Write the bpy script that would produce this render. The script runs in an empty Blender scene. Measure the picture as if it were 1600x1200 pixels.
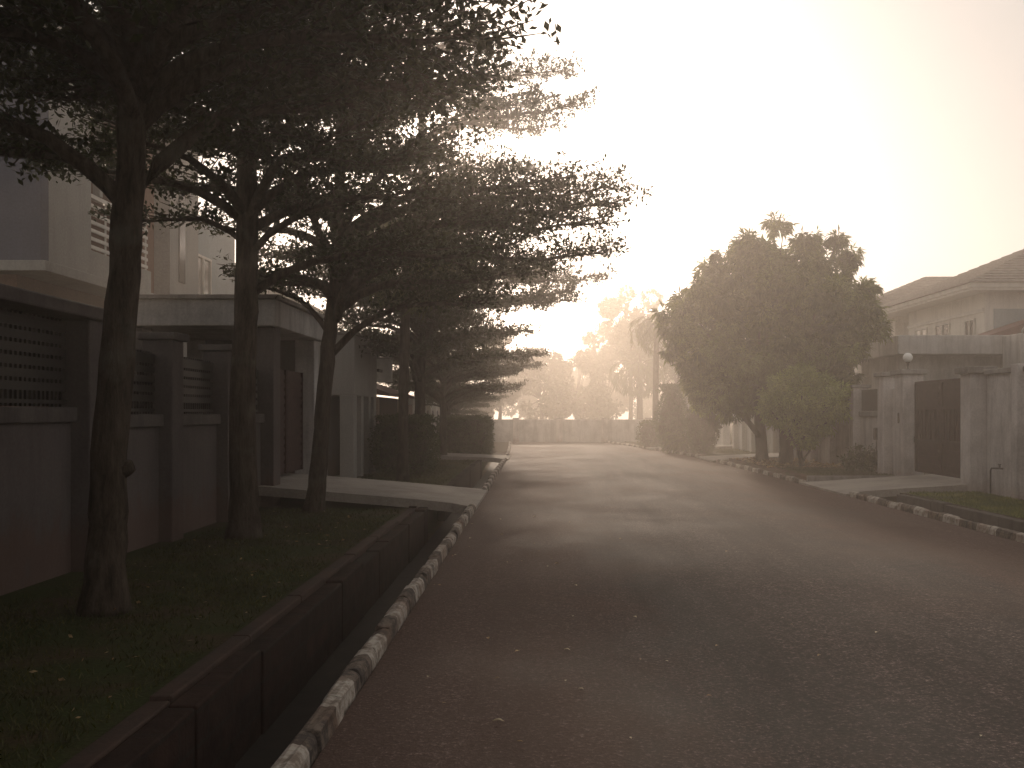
import bpy, math, random
import numpy as np
from mathutils import Vector

scene = bpy.context.scene
COL = scene.collection
RAD = math.radians

# ------------------------------------------------------------------ camera
cam_d = bpy.data.cameras.new("camera")
cam = bpy.data.objects.new("camera", cam_d)
COL.objects.link(cam)
cam.location = (0.0, 0.0, 1.70)
cam.rotation_euler = (RAD(90), 0, 0)
cam_d.sensor_width = 36.0
cam_d.lens = 35.0
cam_d.shift_x = -42.0 / 1600
cam_d.shift_y = 45.0 / 1600
cam_d.clip_start = 0.05
cam_d.clip_end = 2000
scene.camera = cam

# ------------------------------------------------------------------ light
SUN_ELEV, SUN_AZ = 14.9, -2.65            # degrees, azimuth measured from +Y towards +X
world = bpy.data.worlds.new("World")
scene.world = world
world.use_nodes = True
wn = world.node_tree
bg = wn.nodes["Background"]
sky = wn.nodes.new("ShaderNodeTexSky")
sky.sky_type = 'NISHITA'
sky.sun_disc = False
sky.sun_elevation = RAD(SUN_ELEV)
sky.sun_rotation = RAD(SUN_AZ)
sky.air_density = 1.0
sky.dust_density = 3.0
sky.ozone_density = 0.3
hs = wn.nodes.new("ShaderNodeHueSaturation")
hs.inputs["Saturation"].default_value = 0.28
wn.links.new(sky.outputs[0], hs.inputs["Color"])
mx = wn.nodes.new("ShaderNodeMix")
mx.data_type = 'RGBA'; mx.blend_type = 'MULTIPLY'
mx.inputs["Factor"].default_value = 1.0
mx.inputs["B"].default_value = (1.0, 0.90, 0.83, 1)
wn.links.new(hs.outputs[0], mx.inputs["A"])
veil = wn.nodes.new("ShaderNodeMix")          # thin high overcast over the clear-air sky
veil.data_type = 'RGBA'; veil.blend_type = 'MIX'
veil.inputs["Factor"].default_value = 0.74
veil.inputs["B"].default_value = (3.2, 3.06, 2.9, 1)
wn.links.new(mx.outputs["Result"], veil.inputs["A"])
wn.links.new(veil.outputs["Result"], bg.inputs["Color"])
bg.inputs["Strength"].default_value = 0.14

sun_d = bpy.data.lights.new("sun", 'SUN')
sun = bpy.data.objects.new("sun", sun_d)
COL.objects.link(sun)
sun_d.energy = 2.4
sun_d.angle = RAD(4)
sun_d.color = (1.0, 0.80, 0.62)
sd = Vector((math.sin(RAD(SUN_AZ)) * math.cos(RAD(SUN_ELEV)),
             math.cos(RAD(SUN_AZ)) * math.cos(RAD(SUN_ELEV)), math.sin(RAD(SUN_ELEV))))
sun.rotation_euler = sd.to_track_quat('Z', 'Y').to_euler()
sun.location = sd * 60

scene.view_settings.view_transform = 'Standard'
scene.view_settings.look = 'None'
scene.view_settings.exposure = 0.2
scene.view_settings.gamma = 1.0
scene.render.engine = 'CYCLES'
cy = scene.cycles
cy.max_bounces = 5
cy.diffuse_bounces = 3
cy.glossy_bounces = 2
cy.transmission_bounces = 3
cy.transparent_max_bounces = 8
cy.volume_bounces = 1
cy.use_denoising = True

F = 1556.0
def at(px, py, D):
    """a point of the place: seen at photo pixel (px, py), D metres down the street"""
    return ((px - 842) / F * D, D, 1.7 - (py - 645) / F * D)

# ------------------------------------------------------------------ materials
def new_mat(name):
    m = bpy.data.materials.new(name)
    m.use_nodes = True
    nt = m.node_tree
    nt.nodes.clear()
    out = nt.nodes.new("ShaderNodeOutputMaterial")
    return m, nt, out

def nd(nt, t, **kw):
    n = nt.nodes.new(t)
    for k, v in kw.items():
        setattr(n, k, v)
    return n

def pos_scaled(nt, sx, sy, sz, obj=False):
    if obj:
        g = nd(nt, "ShaderNodeTexCoord").outputs["Object"]
    else:
        g = nd(nt, "ShaderNodeNewGeometry").outputs["Position"]
    mp = nd(nt, "ShaderNodeMapping")
    mp.inputs["Scale"].default_value = (sx, sy, sz)
    nt.links.new(g, mp.inputs["Vector"])
    return mp.outputs[0]

def noise(nt, vec, scale, detail=6, rough=0.6):
    n = nd(nt, "ShaderNodeTexNoise")
    n.inputs["Scale"].default_value = scale
    n.inputs["Detail"].default_value = detail
    n.inputs["Roughness"].default_value = rough
    nt.links.new(vec, n.inputs["Vector"])
    return n.outputs["Fac"]

def ramp(nt, fac, stops):
    r = nd(nt, "ShaderNodeValToRGB")
    e = r.color_ramp.elements
    while len(e) < len(stops):
        e.new(0.5)
    for i, (p, c) in enumerate(stops):
        e[i].position = p
        e[i].color = (c[0], c[1], c[2], 1) if not isinstance(c, (int, float)) else (c, c, c, 1)
    nt.links.new(fac, r.inputs[0])
    return r.outputs[0]

def mix(nt, a, b, fac, mode='MIX'):
    m = nd(nt, "ShaderNodeMix", data_type='RGBA', blend_type=mode)
    for s, v in (("A", a), ("B", b)):
        if isinstance(v, tuple):
            m.inputs[s].default_value = (v[0], v[1], v[2], 1)
        else:
            nt.links.new(v, m.inputs[s])
    if isinstance(fac, (int, float)):
        m.inputs["Factor"].default_value = fac
    else:
        nt.links.new(fac, m.inputs["Factor"])
    return m.outputs["Result"]

def math_n(nt, op, a, b=None):
    m = nd(nt, "ShaderNodeMath", operation=op)
    for i, v in enumerate((a, b)):
        if v is None:
            continue
        if isinstance(v, (int, float)):
            m.inputs[i].default_value = v
        else:
            nt.links.new(v, m.inputs[i])
    return m.outputs[0]

def finish(nt, out, colr, rough=0.85, bump=None, bump_d=0.01, spec=0.3, metal=0.0):
    p = nd(nt, "ShaderNodeBsdfPrincipled")
    if isinstance(colr, tuple):
        p.inputs["Base Color"].default_value = (*colr, 1)
    else:
        nt.links.new(colr, p.inputs["Base Color"])
    if isinstance(rough, (int, float)):
        p.inputs["Roughness"].default_value = rough
    else:
        nt.links.new(rough, p.inputs["Roughness"])
    p.inputs["Specular IOR Level"].default_value = spec
    p.inputs["Metallic"].default_value = metal
    if bump is not None:
        b = nd(nt, "ShaderNodeBump")
        b.inputs["Strength"].default_value = 0.6
        b.inputs["Distance"].default_value = bump_d
        nt.links.new(bump, b.inputs["Height"])
        nt.links.new(b.outputs[0], p.inputs["Normal"])
    nt.links.new(p.outputs[0], out.inputs[0])

def concrete(name, base, dark, mud=None, mud_h=0.5, streak=0.6, patch=0.5):
    """weathered render: blotches, rain streaks, rusty splash stains with a ragged edge"""
    m, nt, out = new_mat(name)
    big = noise(nt, pos_scaled(nt, 1, 1, 1), 0.9, 7, 0.65)
    st = noise(nt, pos_scaled(nt, 2.6, 2.6, 0.3), 1.5, 7, 0.68)
    fine = noise(nt, pos_scaled(nt, 1, 1, 1), 26, 5, 0.7)
    c = mix(nt, base, dark, math_n(nt, 'MULTIPLY', ramp(nt, st, [(0.47, 0.0), (0.72, 1.0)]), streak))
    c = mix(nt, c, dark, math_n(nt, 'MULTIPLY', ramp(nt, big, [(0.44, 0.0), (0.66, 1.0)]), patch))
    c = mix(nt, c, ramp(nt, fine, [(0.3, 0.72), (0.7, 1.12)]), 0.75, 'MULTIPLY')
    if mud:
        sep = nd(nt, "ShaderNodeSeparateXYZ")
        g = nd(nt, "ShaderNodeNewGeometry")
        nt.links.new(g.outputs["Position"], sep.inputs[0])
        edge = noise(nt, pos_scaled(nt, 1.6, 1.6, 0.9), 1.7, 6, 0.65)
        lim = math_n(nt, 'SUBTRACT', math_n(nt, 'MULTIPLY', edge, mud_h * 2.6), mud_h * 0.55)
        f = math_n(nt, 'SUBTRACT', lim, sep.outputs[2])
        f = ramp(nt, math_n(nt, 'ADD', math_n(nt, 'MULTIPLY', f, 2.2), 0.4), [(0.2, 0.0), (0.95, 0.45)])
        c = mix(nt, c, mud, f)
    finish(nt, out, c, 0.9, fine, 0.006, 0.2)
    return m

def plain(name, base, var=0.25, scale=8.0, rough=0.7, spec=0.3, metal=0.0, bump_d=0.003):
    m, nt, out = new_mat(name)
    n = noise(nt, pos_scaled(nt, 1, 1, 1), scale, 6, 0.65)
    c = mix(nt, base, ramp(nt, n, [(0.3, 1 - var), (0.7, 1 + var)]), 1.0, 'MULTIPLY')
    finish(nt, out, c, rough, n, bump_d, spec, metal)
    return m

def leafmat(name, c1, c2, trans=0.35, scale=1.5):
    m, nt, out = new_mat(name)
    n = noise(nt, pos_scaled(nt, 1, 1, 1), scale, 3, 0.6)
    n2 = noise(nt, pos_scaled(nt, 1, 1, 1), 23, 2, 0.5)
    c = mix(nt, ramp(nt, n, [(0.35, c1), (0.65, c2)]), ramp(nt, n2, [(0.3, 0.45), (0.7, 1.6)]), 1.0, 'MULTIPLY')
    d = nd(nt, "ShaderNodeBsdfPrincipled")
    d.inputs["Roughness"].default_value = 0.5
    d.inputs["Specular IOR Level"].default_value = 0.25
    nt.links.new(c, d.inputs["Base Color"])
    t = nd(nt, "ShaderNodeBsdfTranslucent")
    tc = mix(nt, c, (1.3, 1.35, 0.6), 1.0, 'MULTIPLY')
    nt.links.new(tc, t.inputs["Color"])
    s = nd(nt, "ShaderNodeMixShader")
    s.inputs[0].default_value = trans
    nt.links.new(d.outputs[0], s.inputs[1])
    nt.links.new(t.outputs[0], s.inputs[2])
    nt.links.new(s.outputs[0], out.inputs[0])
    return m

def asphalt():
    m, nt, out = new_mat("asphalt")
    speck = noise(nt, pos_scaled(nt, 1, 1, 1), 38, 4, 0.85)
    speck2 = noise(nt, pos_scaled(nt, 1, 1, 1), 11, 6, 0.8)
    lanes = noise(nt, pos_scaled(nt, 1.15, 0.07, 1), 1.3, 6, 0.62)
    blot = noise(nt, pos_scaled(nt, 1, 0.55, 1), 0.6, 7, 0.66)
    c = ramp(nt, speck, [(0.36, (0.005, 0.0036, 0.0034)), (0.49, (0.029, 0.020, 0.0185)), (0.57, (0.054, 0.038, 0.035)), (0.66, (0.22, 0.165, 0.15))])
    c = mix(nt, c, ramp(nt, speck2, [(0.36, 0.45), (0.64, 1.6)]), 0.85, 'MULTIPLY')
    c = mix(nt, c, ramp(nt, lanes, [(0.36, 0.5), (0.64, 1.55)]), 0.95, 'MULTIPLY')
    c = mix(nt, c, ramp(nt, blot, [(0.32, 0.62), (0.7, 1.3)]), 0.85, 'MULTIPLY')
    # hairline cracks and darker repair patches
    vo = nd(nt, "ShaderNodeTexVoronoi", feature='DISTANCE_TO_EDGE')
    vo.inputs["Scale"].default_value = 0.42
    wv = nd(nt, "ShaderNodeVectorMath", operation='ADD')
    wn_ = nd(nt, "ShaderNodeTexNoise")
    wn_.inputs["Scale"].default_value = 1.7; wn_.inputs["Detail"].default_value = 6
    nt.links.new(pos_scaled(nt, 1, 1, 1), wn_.inputs["Vector"])
    nt.links.new(pos_scaled(nt, 1, 0.6, 1), wv.inputs[0]); nt.links.new(wn_.outputs["Color"], wv.inputs[1])
    nt.links.new(wv.outputs[0], vo.inputs["Vector"])
    crack = math_n(nt, 'MULTIPLY', ramp(nt, vo.outputs["Distance"], [(0.0, 1.0), (0.012, 0.0)]), ramp(nt, noise(nt, pos_scaled(nt, 1, 1, 1), 0.5, 3, 0.5), [(0.48, 0.0), (0.6, 0.8)]))
    c = mix(nt, c, (0.012, 0.009, 0.009), crack)
    # laterite dust carried on to the edges
    sep = nd(nt, "ShaderNodeSeparateXYZ")
    g = nd(nt, "ShaderNodeNewGeometry")
    nt.links.new(g.outputs["Position"], sep.inputs[0])
    e = math_n(nt, 'ABSOLUTE', math_n(nt, 'SUBTRACT', sep.outputs[0], 2.5))
    e = math_n(nt, 'ADD', math_n(nt, 'MULTIPLY', e, 0.22), math_n(nt, 'MULTIPLY', blot, 0.9))
    f = ramp(nt, e, [(0.72, 0.0), (1.35, 0.4)])
    c = mix(nt, c, (0.125, 0.062, 0.042), f)
    dust = noise(nt, pos_scaled(nt, 1, 0.8, 1), 0.33, 5, 0.6)
    c = mix(nt, c, (0.11, 0.068, 0.05), ramp(nt, dust, [(0.5, 0.0), (0.75, 0.5)]))
    h = math_n(nt, 'ADD', math_n(nt, 'MULTIPLY', speck, 1.0), math_n(nt, 'MULTIPLY', speck2, 0.6))
    ro = ramp(nt, blot, [(0.3, 0.72), (0.7, 0.92)])
    finish(nt, out, c, ro, h, 0.03, 0.22)
    return m

def kerb_paint():
    """worn black and white bands along the street"""
    m, nt, out = new_mat("worn_kerb_paint")
    sep = nd(nt, "ShaderNodeSeparateXYZ")
    g = nd(nt, "ShaderNodeNewGeometry")
    nt.links.new(g.outputs["Position"], sep.inputs[0])
    w = math_n(nt, 'FRACT', math_n(nt, 'MULTIPLY', sep.outputs[1], 1 / 1.2))
    band = math_n(nt, 'GREATER_THAN', w, 0.5)
    wear = noise(nt, pos_scaled(nt, 1, 1, 1), 9, 7, 0.75)
    wear2 = noise(nt, pos_scaled(nt, 1, 1, 1), 2.1, 4, 0.6)
    c = mix(nt, (0.06, 0.05, 0.045), (0.44, 0.40, 0.35), band)
    c = mix(nt, c, (0.19, 0.15, 0.12), ramp(nt, wear, [(0.44, 0.0), (0.58, 0.95)]))
    c = mix(nt, c, (0.17, 0.095, 0.06), ramp(nt, wear2, [(0.5, 0.0), (0.75, 0.7)]))
    finish(nt, out, c, 0.9, wear, 0.015, 0.2)
    return m

def soil(name, c1, c2, c3, s=0.8):
    m, nt, out = new_mat(name)
    a = noise(nt, pos_scaled(nt, 1, 1, 1), s, 7, 0.65)
    b = noise(nt, pos_scaled(nt, 1, 1, 1), 30, 5, 0.7)
    c = ramp(nt, a, [(0.36, c1), (0.52, c2), (0.68, c3)])
    c = mix(nt, c, ramp(nt, b, [(0.3, 0.55), (0.7, 1.4)]), 0.9, 'MULTIPLY')
    finish(nt, out, c, 0.95, b, 0.03, 0.1)
    return m

def bark(name, c1, c2):
    m, nt, out = new_mat(name)
    a = noise(nt, pos_scaled(nt, 7, 7, 1.5), 1.9, 7, 0.75)
    b = noise(nt, pos_scaled(nt, 1, 1, 1), 2.0, 4, 0.6)
    c = ramp(nt, a, [(0.35, c1), (0.68, c2)])
    c = mix(nt, c, (0.16, 0.15, 0.12), ramp(nt, b, [(0.56, 0.0), (0.72, 0.55)]))
    finish(nt, out, c, 0.95, a, 0.09, 0.1)
    return m

def brickmat(name):
    m, nt, out = new_mat(name)
    br = nd(nt, "ShaderNodeTexBrick")
    br.inputs["Scale"].default_value = 1.0
    br.inputs["Brick Width"].default_value = 0.45
    br.inputs["Row Height"].default_value = 0.2
    br.inputs["Mortar Size"].default_value = 0.012
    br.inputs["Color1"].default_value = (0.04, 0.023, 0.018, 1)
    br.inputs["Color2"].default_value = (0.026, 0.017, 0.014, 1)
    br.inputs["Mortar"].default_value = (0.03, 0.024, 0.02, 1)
    sep = nd(nt, "ShaderNodeSeparateXYZ")
    g = nd(nt, "ShaderNodeNewGeometry")
    nt.links.new(g.outputs["Position"], sep.inputs[0])
    cmb = nd(nt, "ShaderNodeCombineXYZ")
    nt.links.new(sep.outputs[1], cmb.inputs[0])
    nt.links.new(sep.outputs[2], cmb.inputs[1])
    nt.links.new(cmb.outputs[0], br.inputs["Vector"])
    n = noise(nt, pos_scaled(nt, 1, 1, 1), 5, 6, 0.7)
    c = mix(nt, br.outputs["Color"], ramp(nt, n, [(0.3, 0.5), (0.7, 1.35)]), 0.9, 'MULTIPLY')
    finish(nt, out, c, 0.95, n, 0.02, 0.1)
    return m

M = {}
M['asphalt'] = asphalt()
M['kerb'] = kerb_paint()
M['ground'] = soil("red_earth", (0.10, 0.055, 0.035), (0.075, 0.06, 0.03), (0.05, 0.06, 0.02))
M['lawn'] = soil("lawn_soil", (0.075, 0.05, 0.03), (0.045, 0.05, 0.018), (0.04, 0.055, 0.015), 1.1)
M['bare'] = soil("bare_earth", (0.11, 0.052, 0.035), (0.09, 0.05, 0.035), (0.055, 0.05, 0.025), 1.0)
M['drive'] = concrete("driveway_concrete", (0.36, 0.32, 0.28), (0.20, 0.17, 0.15), None, 0, 0.3, 0.6)
M['drain'] = concrete("drain_concrete", (0.10, 0.085, 0.075), (0.04, 0.035, 0.03), None, 0, 0.8, 0.7)
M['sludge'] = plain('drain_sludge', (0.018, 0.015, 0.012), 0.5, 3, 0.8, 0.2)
M['brick'] = brickmat("drain_brick")
M['coping_brick'] = concrete('stained_brick', (0.07, 0.044, 0.034), (0.035, 0.026, 0.022), None, 0, 0.6, 0.8)
MUD = (0.12, 0.06, 0.038)
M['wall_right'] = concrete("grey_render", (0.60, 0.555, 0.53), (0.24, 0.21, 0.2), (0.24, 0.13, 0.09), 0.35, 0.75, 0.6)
M['wall_left'] = concrete("dimmed_grey_render", (0.13, 0.112, 0.108), (0.065, 0.056, 0.054), MUD, 0.75, 0.5, 0.5)  # same grey as the right wall, darkened to stand for left-side dimness
M['canopy'] = concrete("canopy_concrete", (0.5, 0.48, 0.465), (0.23, 0.215, 0.205), None, 0, 0.8, 0.7)
M['cap'] = concrete("cap_concrete", (0.27, 0.25, 0.235), (0.10, 0.09, 0.08), None, 0, 0.9, 0.8)
M['white_wall'] = concrete("dimmed_white_paint", (0.36, 0.345, 0.32), (0.24, 0.22, 0.2), None, 0, 0.5, 0.3)  # white walls greyed, the dimness of the left side put into the colour
M['cream'] = concrete("cream_paint", (0.78, 0.74, 0.67), (0.38, 0.35, 0.31), None, 0, 0.4, 0.3)
M['blue_grey'] = concrete("blue_grey_tone", (0.36, 0.40, 0.41), (0.27, 0.29, 0.29), None, 0, 0.4, 0.3)  # shade colour for the right house front, plain grey on the left house
M['cap_left'] = concrete('dimmed_cap_concrete', (0.13, 0.115, 0.108), (0.06, 0.052, 0.05), None, 0, 0.9, 0.8)  # cap concrete darkened in colour for the dim left side
M['slate_wall'] = concrete("slate_blue_wall", (0.13, 0.135, 0.17), (0.08, 0.085, 0.11), None, 0, 0.4, 0.4)  # end face, darker and bluer than the other walls of the house
M['brown_wall'] = concrete("brown_cladding", (0.24, 0.13, 0.095), (0.15, 0.085, 0.065), None, 0, 0.5, 0.5)
M['tan_wall'] = concrete("tan_render", (0.36, 0.27, 0.21), (0.24, 0.17, 0.13), None, 0, 0.5, 0.4)
M['roof'] = plain("roof_tile", (0.16, 0.135, 0.12), 0.35, 5, 0.8)
M['roof_red'] = plain("maroon_roof", (0.13, 0.055, 0.045), 0.3, 5, 0.7)
M['fascia'] = plain("white_fascia", (0.6, 0.57, 0.52), 0.15, 4, 0.6)
M['gate'] = plain("maroon_gate_paint", (0.05, 0.026, 0.024), 0.4, 6, 0.7, 0.15)
M['iron'] = plain("black_iron", (0.02, 0.017, 0.016), 0.4, 9, 0.5, 0.4)
M['pipe'] = plain("rusty_pipe", (0.06, 0.045, 0.04), 0.4, 20, 0.6, 0.4)
M['chrome'] = plain("pale_metal", (0.6, 0.6, 0.58), 0.1, 9, 0.35, 0.5, 0.6)
M['glass'] = plain("dark_glass", (0.05, 0.055, 0.06), 0.2, 3, 0.12, 0.6)
M['pale_glass'] = plain("pale_glazing", (0.45, 0.43, 0.38), 0.15, 3, 0.2, 0.6)
M['globe'] = plain("white_globe", (0.8, 0.78, 0.74), 0.05, 9, 0.3, 0.5)
M['white'] = plain("white_plastic", (0.62, 0.62, 0.6), 0.15, 6, 0.5, 0.4)
M['bark'] = bark("grey_bark", (0.022, 0.016, 0.012), (0.12, 0.092, 0.07))
M['bark_red'] = bark("reddish_bark", (0.055, 0.03, 0.022), (0.12, 0.07, 0.05))
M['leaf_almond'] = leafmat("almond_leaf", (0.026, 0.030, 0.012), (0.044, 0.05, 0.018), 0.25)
M['leaf_mango'] = leafmat("mango_leaf", (0.032, 0.042, 0.015), (0.19, 0.21, 0.07), 0.4, 0.8)
M['leaf_young'] = leafmat("young_leaf", (0.20, 0.235, 0.075), (0.33, 0.37, 0.12), 0.35, 1.5)
M['leaf_hedge'] = leafmat("hedge_leaf", (0.03, 0.042, 0.014), (0.06, 0.075, 0.02), 0.3, 2)
M['leaf_palm'] = leafmat("palm_leaf", (0.05, 0.06, 0.02), (0.085, 0.09, 0.03), 0.35, 2)
M['leaf_far'] = leafmat("far_leaf", (0.05, 0.055, 0.025), (0.08, 0.085, 0.035), 0.3, 0.7)
M['grass'] = leafmat("grass_blade", (0.042, 0.042, 0.016), (0.078, 0.074, 0.027), 0.35, 1.3)
M['grass_bright'] = leafmat('green_grass_blade', (0.09, 0.11, 0.03), (0.17, 0.18, 0.05), 0.4, 1.3)
M['dry'] = leafmat("dry_leaf", (0.25, 0.13, 0.06), (0.42, 0.30, 0.17), 0.15, 4)
M['pale_leaf'] = leafmat("bleached_leaf", (0.45, 0.36, 0.25), (0.6, 0.52, 0.4), 0.15, 4)

# ------------------------------------------------------------------ mesh helpers
class MB:
    def __init__(s):
        s.v, s.f = [], []
    def box(s, x0, x1, y0, y1, z0, z1):
        n = len(s.v)
        s.v += [(x, y, z) for z in (z0, z1) for y in (y0, y1) for x in (x0, x1)]
        for q in ((0, 2, 3, 1), (4, 5, 7, 6), (0, 1, 5, 4), (2, 6, 7, 3), (0, 4, 6, 2), (1, 3, 7, 5)):
            s.f.append(tuple(n + i for i in q))
        return s
    def hexa(s, p):
        """eight corners, the lower four counter-clockwise then the upper four"""
        n = len(s.v)
        s.v += [tuple(q) for q in p]
        for q in ((3, 2, 1, 0), (4, 5, 6, 7), (0, 1, 5, 4), (1, 2, 6, 5), (2, 3, 7, 6), (3, 0, 4, 7)):
            s.f.append(tuple(n + i for i in q))
        return s
    def tube(s, pts, rad, n=8, cap=True):
        pts = [Vector(p) for p in pts]
        b = len(s.v)
        ref = Vector((0.31, 0.17, 0.93)).normalized()
        for i, p in enumerate(pts):
            d = (pts[min(i + 1, len(pts) - 1)] - pts[max(i - 1, 0)]).normalized()
            if abs(d.dot(ref)) > 0.95:
                u = d.cross(Vector((1, 0, 0))).normalized()
            else:
                u = d.cross(ref).normalized()
            w = d.cross(u)
            r = rad[i] if isinstance(rad, (list, tuple)) else rad
            for k in range(n):
                a = 2 * math.pi * k / n
                s.v.append(tuple(p + (u * math.cos(a) + w * math.sin(a)) * r))
        for i in range(len(pts) - 1):
            for k in range(n):
                k2 = (k + 1) % n
                s.f.append((b + i * n + k, b + i * n + k2, b + (i + 1) * n + k2, b + (i + 1) * n + k))
        if cap:
            s.f.append(tuple(b + k for k in reversed(range(n))))
            s.f.append(tuple(b + (len(pts) - 1) * n + k for k in range(n)))
        return s
    def lathe(s, c, prof, n=20):
        b = len(s.v)
        for r, z in prof:
            for k in range(n):
                a = 2 * math.pi * k / n
                s.v.append((c[0] + r * math.cos(a), c[1] + r * math.sin(a), c[2] + z))
        for i in range(len(prof) - 1):
            for k in range(n):
                k2 = (k + 1) % n
                s.f.append((b + i * n + k, b + i * n + k2, b + (i + 1) * n + k2, b + (i + 1) * n + k))
        s.f.append(tuple(b + k for k in reversed(range(n))))
        s.f.append(tuple(b + (len(prof) - 1) * n + k for k in range(n)))
        return s
    def face(s, *pts):
        n = len(s.v)
        s.v += [tuple(p) for p in pts]
        s.f.append(tuple(range(n, n + len(pts))))
        return s

ROOT = {}
def link(name, me, mat, parent=None, bevel=0.0):
    o = bpy.data.objects.new(name, me)
    COL.objects.link(o)
    me.materials.append(mat)
    if parent is not None:
        o.parent = parent
    if bevel:
        b = o.modifiers.new("bevel", 'BEVEL')
        b.width = bevel; b.segments = 2; b.limit_method = 'ANGLE'
    return o

def origin(parent):
    while parent.parent is not None:
        parent = parent.parent
    return ROOT.get(parent.name, (0, 0, 0))

def build(name, mb, mat, parent=None, bevel=0.0, smooth=False):
    me = bpy.data.meshes.new(name)
    off = origin(parent) if parent is not None else (0, 0, 0)
    vs = [(v[0] - off[0], v[1] - off[1], v[2] - off[2]) for v in mb.v] if parent is not None else mb.v
    me.from_pydata(vs, [], mb.f)
    if smooth:
        me.polygons.foreach_set("use_smooth", [True] * len(me.polygons))
    me.update()
    return link(name, me, mat, parent, bevel)

def tag(o, label, cat, group=None):
    o['label'] = label; o['category'] = cat
    if group:
        o['group'] = group
    return o

def thing(name, label, cat, loc=(0, 0, 0), group=None):
    o = bpy.data.objects.new(name, None)
    COL.objects.link(o)
    o.location = loc
    o.empty_display_size = 0.3
    ROOT[o.name] = tuple(loc)
    return tag(o, label, cat, group)

def structure(name, mb, mat, bevel=0.0):
    o = build(name, mb, mat, None, bevel)
    o['kind'] = 'structure'
    return o

def quads_mesh(name, V):
    """V: (n,4,3) array of separate quads"""
    n = len(V)
    me = bpy.data.meshes.new(name)
    me.vertices.add(n * 4)
    me.vertices.foreach_set("co", V.reshape(-1).astype(np.float32))
    me.loops.add(n * 4)
    me.loops.foreach_set("vertex_index", np.arange(n * 4, dtype=np.int32))
    me.polygons.add(n)
    me.polygons.foreach_set("loop_start", np.arange(0, n * 4, 4, dtype=np.int32))
    try:
        me.polygons.foreach_set("loop_total", np.full(n, 4, dtype=np.int32))
    except Exception:
        pass
    me.update(calc_edges=True)
    return me

def norm(a):
    return a / np.maximum(np.linalg.norm(a, axis=-1, keepdims=True), 1e-9)

def leaves(P, Dr, L, wratio, rng, sag=0.0, broad=0.55):
    """kite-shaped leaves at P pointing along Dr; L lengths"""
    n = len(P)
    Dr = norm(Dr)
    up = norm(rng.normal(0, 0.45, (n, 3)) + np.array([0, 0, 1.0]))
    side = norm(np.cross(Dr, up))
    nor = np.cross(side, Dr)
    L = L[:, None]
    a = P
    m = P + Dr * L * broad - nor * L * sag * 0.3
    t = P + Dr * L - nor * L * sag
    w = side * L * wratio * 0.5
    return np.stack([a, m + w, t, m - w], axis=1)

def rosettes(C, rng, per, L, wratio, out_dir=None, droop=0.0, spread=1.0, sag=0.0, jit=0.03):
    n = len(C)
    P = np.repeat(C, per, axis=0) + rng.normal(0, jit, (n * per, 3))
    Dr = rng.normal(0, 1, (n * per, 3)) * spread
    if out_dir is not None:
        Dr = Dr + np.repeat(out_dir, per, axis=0)
    Dr[:, 2] -= droop
    Ls = L * rng.uniform(0.65, 1.25, n * per)
    return leaves(P, Dr, Ls, wratio, rng, sag)

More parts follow.
